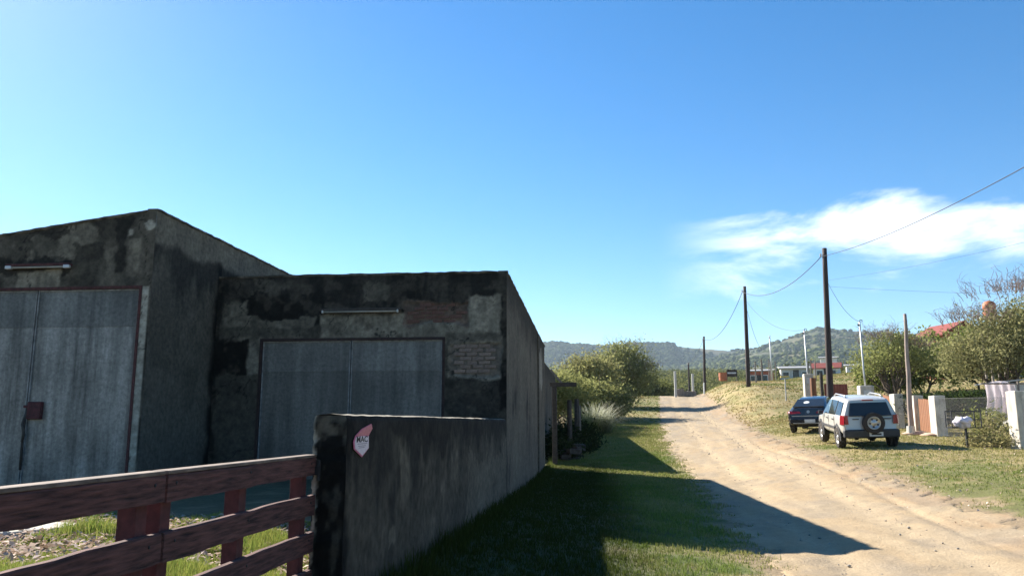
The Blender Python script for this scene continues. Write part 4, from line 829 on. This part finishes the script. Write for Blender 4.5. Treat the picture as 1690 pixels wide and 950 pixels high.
# hedge, trees on the right
tree('hedge', 'dark clipped hedge with pale flowers behind the chain-link fence', (17.0, 42, z1(17, 42)), [(16.2 + .75 * k, 42 - .7 * k, 2.55, .75, .8, .75) for k in range(8)], 14000, .055, (.018, .032, .012), (.06, .085, .028), .04, .2, 31, .22, 0, cat='hedge', nlimb=10)
tree('weedy_shrub', 'straw-green weeds at the foot of the right frame edge pillar', (12.5, 26.2, z1(12.5, 26.2)), [(12.5, 26.3, 1.2, .45, .6, .4), (12.0, 27.2, 1.15, .5, .5, .3), (12.9, 27.6, 1.5, .5, .6, .6)], 2400, .035, (.12, .13, .05), (.32, .28, .14), .015, .2, 32, .14, 0, cat='shrub', nlimb=6)
tree('climbing_shrub', 'green climber growing through the chain-link fence', (13.5, 29.8, z1(13.5, 29.8)), [(13.45, 29.3, 1.7, .35, .8, .6), (13.3, 27.9, 1.5, .3, .5, .5)], 1500, .045, (.10, .12, .04), (.25, .26, .10), .02, .2, 33, .18, 0, cat='shrub', nlimb=6)
tree('algarrobo_tree', 'fine-leaved tree with forked dark trunk behind the white car', (16.9, 47.5, z1(16.9, 47.5)), [(16.8, 47.5, 5.6, 1.9, 1.9, .8), (18.2, 47.5, 5.3, 1.2, 1.5, .7), (15.6, 47.5, 5.0, .9, 1.2, .5), (17.0, 47.5, 6.3, 1.4, 1.4, .6)], 6800, .05, (.12, .14, .05), (.30, .31, .12), .13, .28, 34, .3, 170, twig_ell=[(16.6, 47.5, 6.0, 1.5, 1.3, .9), (18.3, 47.5, 5.6, 1.0, 1, .7)])
tree('thorn_tree', 'broad grey-olive tree with bare top twigs at the right frame edge', (17.95, 37.5, z1(17.95, 37.5)), [(17.6, 37.5, 4.9, 2.1, 2.2, 1.1), (19.3, 37.5, 5.5, 2.2, 2.2, 1.4), (16.3, 37.5, 4.5, 1.2, 1.4, .9), (18.2, 37.5, 6.1, 1.6, 1.7, .8), (20.8, 37.5, 5.1, 2, 2, 1.6), (19.6, 37.5, 6.8, 1.3, 1.4, .5)], 25000, .045, (.13, .14, .06), (.31, .29, .14), .14, .3, 35, .28, 260, per=22, twig_ell=[(18.6, 37.5, 7.0, 2.0, 2, .9), (17.0, 37.5, 5.8, 1.5, 1.5, .9), (20.0, 37.5, 7.2, 1.8, 2, .9)])
for k, (x, y, h, lb) in enumerate(((21.2, 60, 3.0, 'round green tree on the slope right of the forked tree'), (23.5, 60, 4.4, 'green tree below the red-roofed house'), (26.5, 58, 4.6, 'dense green tree right of the red-roofed house'), (31, 60, 5.5, 'tall green tree under the orange water tank'))):
    z = z1(x, y); tree('slope_tree', lb, (x, y, z), [(x, y, z + h * .6, h * .55, h * .55, h * .42), (x + h * .35, y, z + h * .5, h * .4, h * .4, h * .33), (x - h * .35, y, z + h * .45, h * .38, h * .4, h * .32)], 9000, .085, (.085, .115, .03), (.25, .28, .075), .1, .25, 50 + k, .36, 0, 'green trees on the slope behind the fence', 2, nlimb=8)

# ---------------------------------------------------------------- houses
def house(label, x, y, wx, wy, h, wall, roof, rz=0, gable=True, group=None, zb=None, nwin=2):
    z = z1(x, y) if zb is None else zb; t = thing('house', label, 'house', (x, y, z), group, rz)
    mb = MB(); mb.box((0, 0, h / 2 - .4), (wx, wy, h + .8)); obj('wall', mb, MT[wall], t, False)
    mb = MB(); o = .35
    if gable:
        for s in (-1, 1): mb.prism([(-wx / 2 - o, s * (wy / 2 + o), h - .15), (wx / 2 + o, s * (wy / 2 + o), h - .15), (wx / 2 + o, 0, h + wy * .28), (-wx / 2 - o, 0, h + wy * .28)], (0, 0, .12))
        for s in (-1, 1): mb.prism([(s * (wx / 2 - .02), -wy / 2, h - .05), (s * (wx / 2 - .02), wy / 2, h - .05), (s * (wx / 2 - .02), 0, h + wy * .26)], (-s * .1, 0, 0))
    else: mb.prism([(-wx / 2 - o, -wy / 2 - o, h), (wx / 2 + o, -wy / 2 - o, h), (wx / 2 + o, wy / 2 + o, h + .5), (-wx / 2 - o, wy / 2 + o, h + .5)], (0, 0, .14))
    obj('roof', mb, MT[roof], t, False)
    for k in range(nwin):
        cx = -wx / 2 + wx * (k + .5) / nwin; f = MB(); f.box((cx, -wy / 2 - .01, h * .55), (1.1, .06, 1.1)); wn = obj('window', f, MT['white'], t, False); p = MB(); p.box((cx, -wy / 2 - .045, h * .55), (.9, .03, .9)); obj('pane', p, MT['pane'], wn, False)
    d = MB(); d.box((wx * .02, -wy / 2 - .02, 1.0), (.9, .07, 2.0)); obj('door', d, MT['darkwood'], t, False); return t
hs_ = house('house with dark red tiled gable roof rising behind the green trees', 31.4, 74, 4.2, 3.6, 3.3, 'hbrick', 'tile', R(-78), zb=6.1)
house('white hillside house with a red brick side, left of the far mast', 28.5, 140, 3.6, 4, 2.6, 'hbrick', 'tin', R(-20), False, 'small houses on the far slope', zb=7.9)
house('low white house under the slope, between far mast and square meter pillar', 33.6, 138, 4.5, 3, 2.2, 'pconc', 'tin', R(-8), False, 'small houses on the far slope', zb=8.6, nwin=3)
house('low house with white gable and red roof just left of the near pole', 40.0, 142, 4.2, 3.0, 2.0, 'hwhite', 'tile', R(-20), True, 'small houses on the far slope', zb=9.2)
house('tiny white house just right of the near pole', 48.0, 150, 4.5, 4, 2.0, 'hwhite', 'tin', R(-15), False, 'small houses on the far slope', zb=10.0)
house('white upper house glimpsed beside the near pole', 45.5, 160, 3.0, 4, 3.6, 'hwhite', 'tin', R(-15), False, 'small houses on the far slope', zb=10.6)
t = thing('water_tank', 'orange plastic water tank rising above the big tree', 'tank', (25.65, 54, 3.5)); mb = MB(); mb.lathe((25.65, 54, 8.55), (0, 0, 1), [(.36, 0), (.4, .1), (.4, .40), (.36, .44), (.36, .52), (.4, .56), (.38, .85), (.25, 1.0), (.1, 1.05)], 22); obj('tank_body', mb, MT['orange'], t, smooth=True)
mb = MB(); mb.box((25.65, 54, 8.5), (1.0, 1.0, .1)); obj('platform', mb, MT['pconc'], t)
for sx in (-.4, .4):
    for sy in (-.4, .4): mb = MB(); mb.box((25.65 + sx, 54 + sy, 5.9), (.12, .12, 5.1)); obj('tower_leg', mb, MT['greywood'], t)

# posts, bins and boards along the bank and at the crest
GP = 'slim posts along the bank and the crest'
post('white_post', 'tall pale post left of the log pile at the crest', 8.25, 82, 2.6, .13, 'pconc', 'post', GP); post('white_post', 'pale concrete post right of the log pile at the crest', 11.2, 92, 2.5, .14, 'pconc', 'post', GP)
post('white_post', 'short white stake at the crest beside the dark pole', 11.2, 83, 1.15, .07, 'white', 'post', GP); post('white_post', 'thin white stake with a yellow cap on the near bank', 12.75, 55, 1.6, .045, 'pconc', 'post', GP)
mb = MB(); mb.box((12.75, 55, z1(12.75, 55) + 1.62), (.55, .12, .1), jit=.03); o = obj('stake_cap', mb, simple('yellowed_tuft', (.45, .38, .14), .9)); tag(o, 'yellowed bundle tied on top of the thin white stake', 'bundle')
ORD = ['first', 'second', 'third', 'fourth', 'fifth', 'sixth', 'seventh', 'eighth', 'ninth', 'tenth']
FPX = ((17.2, 84, 2.3), (18.5, 90, 2.4), (20.5, 96, 2.6), (22.4, 104, 2.6), (24.8, 112, 2.8), (16.4, 58, 2.1), (18.2, 70, 2.0), (20.0, 76, 2.2), (15.0, 76, 2.0), (22.0, 82, 2.0))
for x, y, h in FPX:
    post('field_post', 'thin grey hillside fence post, %s from the left' % ORD[sorted(FPX, key=lambda q: math.atan2(q[0], q[1])).index((x, y, h))], x, y, h, .06, 'greywood', 'post', 'thin fence posts across the hillside')
mb = MB(); zc = z1(9.6, 84)
lp = thing('log_pile', 'heap of stacked cut logs at the crest of the road', 'logs', (9.5, 84, zc))
for k in range(26):
    mb = MB(); c = .16 + .05 * random.random(); xx = 8.6 + (k % 11) * .17 + .06 * random.random(); zz_ = zc + .12 + .24 * (k // 11); mb.tube([(xx, 83.4, zz_), (xx + random.uniform(-.2, .2), 84.8, zz_ + .02)], c * .8, 8); obj('log', mb, MT['greywood'], lp)
bn = MB(); zc = z1(13.6, 86); bn.lathe((13.6, 86, zc + .35), (0, 0, 1), [(.38, 0), (.42, .05), (.42, .4), (.44, .42), (.42, .8), (.44, .85)], 16); o = obj('barrel', bn, simple('rust_orange_drum', (.42, .14, .06), .7)); tag(o, 'rusty orange drum on the bank near the crest', 'drum')
t = thing('notice_board', 'small dark board on two legs beside the rusty drum', 'board', (14.7, 87, z1(14.7, 87))); z = z1(14.7, 87)
mb = MB(); mb.box((14.7, 87, z + 1.0), (1.1, .08, .75)); obj('panel', mb, MT['darkwood'], t); 
for xx in (14.2, 15.2): mb = MB(); mb.box((xx, 87.08, z + .5), (.08, .06, 1.3)); obj('leg', mb, MT['greywood'], t)
mb = MB(); mb.box((14.7, 86.955, z + 1.02), (.9, .012, .16)); obj('pale_stripe', mb, MT['plate'], t)

# ---------------------------------------------------------------- cars
def loft_car(name, label, loc, rz, pitch, st, paint, roll=0):
    """st rows: xb, xr, half width, bottom, belt, roof half width, roof z   (x forward, y left)"""
    t = thing(name, label, 'car', loc); t.rotation_mode = 'XYZ'; t.rotation_euler = (roll, -pitch, rz)
    def ring(s, sg_=1):
        xb, xr, w, zb, belt, wr, zr = s; m = (xb + xr) / 2
        return [(xb, w * .86, zb), (xb, w * .97, zb + .12), (xb, w, zb + (belt - zb) * .55), (xb + (xr - xb) * .06, w * .975, belt), (xr, wr, zr - .05), (xr + (xb - xr) * .0, wr * .88, zr), (xr, 0, zr + .025)]
    V = []; F = []
    for s in st:
        r = ring(s); full = [(x, y, z) for x, y, z in r] + [(x, -y, z) for x, y, z in reversed(r[:-1])]; V += full
    k = 13
    for i in range(len(st) - 1):
        for j in range(k): F.append((i * k + j, (i + 1) * k + j, (i + 1) * k + (j + 1) % k, i * k + (j + 1) % k))
    F.append(tuple(range(k))); F.append(tuple((len(st) - 1) * k + j for j in range(k - 1, -1, -1)))
    mb = MB(); mb.add(V, [tuple(reversed(f)) for f in F]); body = obj('body', mb, MT[paint], t, False, smooth=True, bevel=.035, seg=3)
    m = body.modifiers.new('wn', 'WEIGHTED_NORMAL'); m.keep_sharp = False
    rings = [ring(s) for s in st]
    def sp(i, u, v, sg_):          # point on the side glass zone between station i and i+1: u along, v belt->roof
        a = Vector(rings[i][3]).lerp(Vector(rings[i][4]), v); b = Vector(rings[i + 1][3]).lerp(Vector(rings[i + 1][4]), v); p = a.lerp(b, u); p.y *= sg_; return p
    return t, body, sp, rings
def side_window(t, sp, i, u0, u1, v0, v1, sg_, j=None, uj=None):
    P = [sp(i, u0, v0, sg_), sp(i if j is None else j, u1 if j is None else uj[0], v0, sg_), sp(i if j is None else j, u1 if j is None else uj[1], v1, sg_), sp(i, u0 + (0 if j is None else 0), v1, sg_)]
    mb = MB(); d = Vector((0, sg_ * .022, .006)); mb.prism([p - d * .6 for p in P], d * 1.5); return obj('side_window', mb, MT['glass'], t, False)
def wheel(t, x, y, r, wd, sgn, axis=(0, 1, 0), name='wheel', z=None):
    z = r if z is None else z; ax = Vector(axis)
    mb = MB(); h = wd / 2; mb.lathe((x, y, z), ax, [(r * .6, -h * .3), (r * .64, -h), (r * .93, -h), (r, -h * .75), (r, h * .75), (r * .93, h), (r * .64, h), (r * .6, h * .3)], 28); w_ = obj(name, mb, MT['tyre'], t, False, smooth=False)
    mb = MB(); h2 = h * .8 * sgn; mb.lathe((x, y, z), ax, [(r * .63, h2 - .01 * sgn), (r * .63, h2), (r * .55, h2 + .012 * sgn), (r * .50, h2 - .025 * sgn), (r * .2, h2 - .0 * sgn), (r * .16, h2 + .015 * sgn), (.01, h2 + .018 * sgn)], 28); rim = obj('rim', mb, MT['alloy'], w_, False, smooth=True)
    mb = MB(); a1 = ax.orthogonal().normalized(); a2 = ax.cross(a1)
    for k in range(5):
        an = 2 * math.pi * k / 5 + .3; c = Vector((x, y, z)) + (a1 * math.cos(an) + a2 * math.sin(an)) * r * .37; mb.lathe(c + ax * (h2 - .02 * sgn), ax, [(r * .085, 0), (r * .085, .024 * sgn)], 10)
    obj('rim_hole', mb, MT['black'], w_, False)['kind'] = 'stuff'; return w_
def arch(t, x, y, r, sgn, wd=.09, mat='clad'):
    mb = MB(); V = []; F = []; n = 14
    for k in range(n + 1):
        a = math.pi * (-.06 + 1.12 * k / n)
        for rr, yy in ((r, y), (r + wd, y), (r + wd, y + .035 * sgn), (r, y + .045 * sgn)): V.append((x + math.cos(a) * rr, yy, r * .93 + math.sin(a) * rr))
    for k in range(n):
        for j in range(4): F.append((k * 4 + j, k * 4 + (j + 1) % 4, k * 4 + 4 + (j + 1) % 4, k * 4 + 4 + j))
    mb.add(V, F); obj('wheel_arch', mb, MT[mat], t, False)
    mb = MB(); mb.lathe((x, y - .1 * sgn, r * .93), (0, 1, 0), [(r + .01, 0), (r + .01, .105 * sgn)], 20); obj('wheel_well', mb, MT['black'], t, False)
# white compact four-wheel drive
S = [(-1.98, -1.80, .80, .50, 1.03, .60, 1.56), (-1.86, -1.66, .885, .46, 1.04, .655, 1.62), (-1.05, -1.02, .90, .44, 1.04, .67, 1.66), (-.15, -.15, .905, .42, 1.03, .68, 1.67), (.62, .25, .90, .42, 1.02, .665, 1.65), (.98, .52, .89, .42, 1.0, .63, 1.60), (1.12, 1.16, .885, .44, .98, .76, 1.02), (1.72, 1.72, .87, .46, .92, .72, .98), (2.02, 1.98, .74, .5, .78, .6, .86)]
SX, SY = 9.06, 29.15
suv, body, sp, rg_ = loft_car('parked_car', 'silver-white four-wheel drive with rear spare wheel parked on the verge', (SX, SY, z1(SX, SY) + .02), R(86), R(4.0), S, 'carwhite', R(-1.5))
for sg_ in (1, -1):
    side_window(suv, sp, 1, .12, .95, .10, .86, sg_); side_window(suv, sp, 2, .08, .96, .08, .88, sg_); side_window(suv, sp, 3, .04, .80, .08, .88, sg_, 4, (.85, .55))
    for x in (-.95, -.12, .72):
        mb = MB(); mb.box((x, sg_ * .905, .78), (.012, .01, .5)); obj('door_gap', mb, MT['black'], suv, False)
    for x in (-.75, .1):
        mb = MB(); mb.box((x, sg_ * .915, .93), (.16, .03, .03)); obj('door_handle', mb, MT['clad'], suv, False, bevel=.006)
    mb = MB(); mb.box((-.1, sg_ * .912, .66), (1.9, .03, .07)); obj('side_moulding', mb, MT['clad'], suv, False)
    mb = MB(); mb.tube([(-1.35, sg_ * .56, 1.64), (-1.2, sg_ * .56, 1.715), (0, sg_ * .57, 1.735), (.3, sg_ * .56, 1.66)], .022, 8); obj('roof_rail', mb, MT['alloy'], suv, False, smooth=True)
    mb = MB(); mb.box((.75, sg_ * .98, 1.08), (.08, .15, .12)); obj('wing_mirror', mb, MT['clad'], suv, False, bevel=.02)
    mb = MB(); mb.prism([(-1.99, sg_ * .68, .82), (-1.99, sg_ * .80, .82), (-1.98, sg_ * .79, 1.10), (-1.97, sg_ * .69, 1.10)], (-.03, 0, 0)); mb.prism([(-1.99, sg_ * .81, .80), (-1.80, sg_ * .905, .80), (-1.80, sg_ * .885, 1.10), (-1.97, sg_ * .79, 1.12)], (-.02, sg_ * .012, 0)); obj('tail_lamp', mb, MT['lampred'], suv, False, bevel=.006)
    for x in (-1.25, 1.27): wheel(suv, x, sg_ * .80, .345, .23, sg_); arch(suv, x, sg_ * .86, .375, sg_)
mb = MB(); P = [Vector((-1.975, .66, 1.08)), Vector((-1.975, -.66, 1.08)), Vector((-1.825, -.56, 1.50)), Vector((-1.825, .56, 1.50))]; mb.prism(P, (-.03, 0, -.01)); obj('rear_window', mb, MT['glass'], suv, False, bevel=.01)
mb = MB(); mb.box((-1.80, 0, 1.575), (.05, .34, .035)); obj('brake_light', mb, MT['lampred'], suv, False)
mb = MB(); mb.box((-1.97, 0, .52), (.24, 1.70, .26)); obj('rear_bumper', mb, MT['clad'], suv, False, bevel=.05, seg=3)
mb = MB(); mb.box((1.98, 0, .54), (.2, 1.6, .26)); obj('front_bumper', mb, MT['clad'], suv, False, bevel=.05)
mb = MB(); mb.box((-2.098, -.12, .50), (.012, .42, .13)); pl = obj('number_plate', mb, MT['plate'], suv, False)
mb = MB(); mb.box((-2.106, -.12, .50), (.006, .3, .05)); obj('plate_band', mb, MT['black'], pl, False)
mb = MB(); mb.box((-1.995, .45, .98), (.012, .2, .03)); mb.box((-1.995, -.52, .98), (.012, .24, .035)); obj('badge', mb, MT['clad'], suv, False)
wheel(suv, -2.09, -.06, .335, .20, 1, (-1, 0, 0), 'spare_wheel', .86)
mb = MB(); mb.tube([(-.2, 0, .35), (-.2, .1, .35)], .2, 8); mb.box((0, 0, .42), (3.4, 1.3, .16)); obj('underbody', mb, MT['black'], suv, False)

# dark fastback saloon
S = [(-2.10, -2.02, .74, .42, .80, .62, .98), (-2.0, -1.88, .84, .34, .86, .68, 1.06), (-1.55, -1.15, .865, .30, .93, .60, 1.30), (-.95, -.62, .87, .28, .95, .57, 1.44), (-.1, -.1, .87, .28, .94, .57, 1.48), (.55, .30, .87, .28, .93, .56, 1.45), (1.15, .65, .865, .28, .91, .53, 1.36), (1.22, 1.28, .86, .28, .90, .72, .94), (1.85, 1.85, .82, .30, .80, .66, .85), (2.12, 2.08, .66, .34, .66, .5, .72)]
DX_, DY_ = 10.35, 38.75
car, body, sp, rg_ = loft_car('parked_car', 'dark blue-grey saloon parked in front of the white four-wheel drive', (DX_, DY_, z1(DX_, DY_) - .0), R(66), R(2.0), S, 'cardark', R(-1)); car.scale = (1.06, 1.06, 1.06)
for sg_ in (1, -1):
    side_window(car, sp, 2, .30, .95, .14, .84, sg_); side_window(car, sp, 3, .06, .95, .12, .86, sg_); side_window(car, sp, 4, .05, .90, .12, .86, sg_, 5, (.6, .5))
    for x in (-1.32, 1.35): wheel(car, x, sg_ * .77, .31, .2, sg_); arch(car, x, sg_ * .84, .33, sg_, .035, 'cardark')
    mb = MB(); mb.prism([(-2.06, sg_ * .30, .80), (-2.05, sg_ * .72, .78), (-1.98, sg_ * .74, .90), (-2.02, sg_ * .34, .88)], (-.05, 0, 0)); mb.prism([(-2.07, sg_ * .72, .78), (-1.86, sg_ * .855, .80), (-1.84, sg_ * .84, .89), (-2.0, sg_ * .74, .90)], (-.02, sg_ * .02, 0)); obj('tail_lamp', mb, MT['lampred'], car, False)
    mb = MB(); mb.box((.7, sg_ * .95, .98), (.1, .16, .12)); obj('wing_mirror', mb, MT['cardark'], car, False, bevel=.02)
    for x in (-.6, .3):
        mb = MB(); mb.box((x, sg_ * .88, .84), (.15, .02, .025)); obj('door_handle', mb, MT['alloy'], car, False)
mb = MB(); mb.prism([(-1.93, .62, 1.05), (-1.93, -.62, 1.05), (-1.24, -.53, 1.35), (-1.24, .53, 1.35)], (-.01, 0, .03)); rw = obj('rear_window', mb, MT['glass'], car, False)
mb = MB(); mb.lathe((-1.56, .12, 1.245), (-.40, 0, .92), [(.12, 0), (.11, .008)], 14); obj('window_sticker', mb, MT['white'], rw, False)
mb = MB(); mb.box((-2.05, 0, .47), (.2, 1.5, .28)); obj('rear_bumper', mb, MT['cardark'], car, False, bevel=.06, seg=3)
mb = MB(); mb.box((-2.13, 0, .69), (.03, 1.3, .03)); mb.box((-2.158, 0, .40), (.012, 1.25, .025)); obj('chrome_strip', mb, MT['alloy'], car, False)
mb = MB(); mb.box((-2.16, -.05, .49), (.014, .42, .13)); obj('number_plate', mb, MT['plate'], car, False); mb = MB(); mb.lathe((-2.07, 0, .86), (-1, 0, .1), [(.065, 0), (.06, .03)], 12); obj('emblem', mb, MT['alloy'], car, False)
mb = MB(); mb.box((0, 0, .3), (3.6, 1.2, .14)); obj('underbody', mb, MT['black'], car, False)

# ---------------------------------------------------------------- hills
def ridge(name, label, D0, D1, prof, ax0, ax1, na, nd, seed, ca, cb, gul):
    """hill range: prof maps bearing (tan of angle from +Y) to crest height; rises from D0 to D1 metres out"""
    A, T_ = np.meshgrid(np.linspace(ax0, ax1, na), np.linspace(0, 1.5, nd)); Yh = D0 + (D1 - D0) * T_; Xh = A * Yh
    crest = np.interp(A, prof[0], prof[1]) ; rise = np.where(T_ <= 1, np.clip(T_, 0, 1) ** 1.25, 1 - np.clip(T_ - 1, 0, 1) ** 1.5)
    n = fbm(Xh * gul, Yh * gul * .45, seed, 5) - .5; Zh = -8 + (crest + 8) * rise * (1 + n * .55 * (1 - np.clip(T_, 0, 1) ** 4)) + (fbm(Xh * .03, Yh * .03, seed + 9) - .5) * 9 * np.clip(T_ * 2, 0, 1)
    c = L3(np.broadcast_to(np.array(ca), Xh.shape + (3,)).copy(), cb, sst(fbm(Xh * .012, Yh * .012, seed + 3), .4, .65))
    ni, nj = Xh.shape; idx = np.arange(ni * nj).reshape(ni, nj); F = np.stack([idx[:-1, :-1], idx[:-1, 1:], idx[1:, 1:], idx[1:, :-1]], -1).reshape(-1, 4)
    o = link(name, mesh_np(name, np.stack([Xh, Yh, Zh], -1).reshape(-1, 3), F, c.reshape(-1, 3), True), MT['hill']); tag(o, label, 'hills', kind='structure'); return Xh, Yh, Zh
def bear(p): return (np.array(p, float) - 980) / 1333
far_p = (bear([-900, 0, 500, 905, 960, 1010, 1070, 1110, 1150, 1225, 1300, 1500, 2000, 2600]), 1.7 + 2300 / 1333 * (700 - np.array([575, 570, 572, 567, 571, 575, 570, 571, 577, 582, 590, 590, 585, 580.])))
near_p = (bear([-900, 900, 1130, 1180, 1225, 1260, 1300, 1345, 1385, 1440, 1500, 1600, 1800, 2600]), 1.7 + 1900 / 1333 * (700 - np.array([660, 640, 606, 594, 584, 574, 562, 548, 550, 553, 558, 565, 560, 570.])))
H1 = ridge('mountain_range', 'long wooded mountain range closing the valley', 1250, 2300, far_p, -1.0, 1.0, 420, 110, 700, (.045, .058, .03), (.11, .10, .055), .006)
H2 = ridge('wooded_hill', 'nearer wooded hill rising behind the houses on the right', 520, 1900, near_p, -.75, 1.0, 420, 110, 720, (.045, .055, .026), (.10, .09, .045), .007)
ico_v = []; 
ph_ = (1 + 5 ** .5) / 2
IV = np.array([(-1, ph_, 0), (1, ph_, 0), (-1, -ph_, 0), (1, -ph_, 0), (0, -1, ph_), (0, 1, ph_), (0, -1, -ph_), (0, 1, -ph_), (ph_, 0, -1), (ph_, 0, 1), (-ph_, 0, -1), (-ph_, 0, 1)]) / 1.9
IF = np.array([(0, 11, 5), (0, 5, 1), (0, 1, 7), (0, 7, 10), (0, 10, 11), (1, 5, 9), (5, 11, 4), (11, 10, 2), (10, 7, 6), (7, 1, 8), (3, 9, 4), (3, 4, 2), (3, 2, 6), (3, 6, 8), (3, 8, 9), (4, 9, 5), (2, 4, 11), (6, 2, 10), (8, 6, 7), (9, 8, 1)])
def blobs(name, label, P, s, cols, seed, squash=.8):
    rg = np.random.default_rng(seed); n = len(P); V = IV[None] * (.7 + .6 * rg.random((n, 12, 1))) * s[:, None, None] * np.array([1, 1, squash]) + P[:, None]; F = IF[None] + (np.arange(n) * 12)[:, None, None]
    o = link(name, mesh_np(name, V.reshape(-1, 3), F.reshape(-1, 3), np.repeat(cols, 12, 0)), MT['canopy']); return tag(o, label, 'forest', kind='stuff')
def forest(name, label, H, n, s0, s1, ca, cb, seed, lim):
    Xh, Yh, Zh = H; rg = np.random.default_rng(seed); nr = int(Xh.shape[0] / 1.5 * 1.04); a0 = np.searchsorted(Xh[0] / Yh[0], lim[0]); a1 = np.searchsorted(Xh[0] / Yh[0], lim[1])
    i = rg.random(n) * (nr - 2); j = a0 + rg.random(n) * (a1 - a0 - 2); ii = i.astype(int); jj = j.astype(int); u = (i - ii)[:, None]; v = (j - jj)[:, None]; G = np.stack([Xh, Yh, Zh], -1)
    P = (G[ii, jj] * (1 - v) + G[ii, jj + 1] * v) * (1 - u) + (G[ii + 1, jj] * (1 - v) + G[ii + 1, jj + 1] * v) * u
    dens = fbm(P[:, 0] * .01, P[:, 1] * .01, seed + 1); keep = dens + .3 * rg.random(n) > .64; P = P[keep]; k = len(P); s = s0 + (s1 - s0) * rg.random(k) ** 1.5
    cols = L3(np.tile(ca, (k, 1)), cb, np.clip(rg.random(k) * .6 + dens[keep] * .5 - .1, 0, 1)); blobs(name, label, P + np.array([0, 0, 1]) * s[:, None] * .35, s, cols, seed)
forest('mountain_forest', 'scrub forest covering the far mountain range', H1, 42000, 4, 10, (.012, .022, .014), (.06, .075, .032), 801, (-.15, .45))
forest('hill_forest', 'scrub forest covering the nearer hill', H2, 42000, 2.5, 7, (.025, .038, .016), (.10, .11, .04), 802, (.0, .75))
# wooded valley floor just beyond the crest
rgv = np.random.default_rng(9); n = 6000; Yv = 125 + 420 * rgv.random(n); Av = -.14 + .62 * rgv.random(n); Xv = Av * Yv; keep = (Xv < xl_(np.minimum(Yv, 400)) - 2) | (Xv > xr_(np.minimum(Yv, 400)) + 14) & (Yv > 190) | (Yv > 210); Xv, Yv = Xv[keep], Yv[keep]
fv_ = sst(Yv, 150, 260); zv = Z(Xv, Yv) * (1 - fv_) + fv_ * (np.interp(Yv, [200, 300, 420, 560, 700], [4, 11, 20, 32, 36]) + 6 * fbm(Xv * .01, Yv * .01, 40)); sv = 1.5 + 2.0 * rgv.random(len(Xv))
Pv = np.stack([Xv, Yv, zv + sv * .8], -1); q = 70; off = rgv.normal(size=(len(Pv), q, 3)); off /= np.linalg.norm(off, axis=2)[..., None]; Cv = (Pv[:, None] + off * sv[:, None, None] * (.75 + .4 * rgv.random((len(Pv), q, 1))) * (1, 1, .85)).reshape(-1, 3)
tone = np.repeat(rgv.random(len(Pv)), q); rl = leaf_cloud('valley_woods', Cv, .33, leafcols(len(Cv), tone, (.04, .055, .02), (.15, .15, .055), 4), None, seed=77, elong=1.2); tag(rl, 'low woods filling the valley beyond the crest', 'woods', kind='stuff')
print('tris', sum(len(o.data.polygons) * 2 for o in bpy.data.objects if o.type == 'MESH'))

# ---------------------------------------------------------------- haze
mb = MB(); mb.box((0, 1650, 160), (6400, 4600, 400)); hz = obj('haze', mb, None); tag(hz, 'thin blue haze in the valley air', 'haze', kind='stuff')
hm = bpy.data.materials.new('valley_haze'); hm.use_nodes = True; T = hm.node_tree; T.nodes.remove(T.nodes['Principled BSDF']); pv = T.nodes.new('ShaderNodeVolumePrincipled'); pv.inputs['Color'].default_value = (.68, .85, 1, 1); pv.inputs['Density'].default_value = .0001; pv.inputs['Anisotropy'].default_value = .2
T.links.new(pv.outputs[0], T.nodes['Material Output'].inputs['Volume']); hz.data.materials.append(hm)
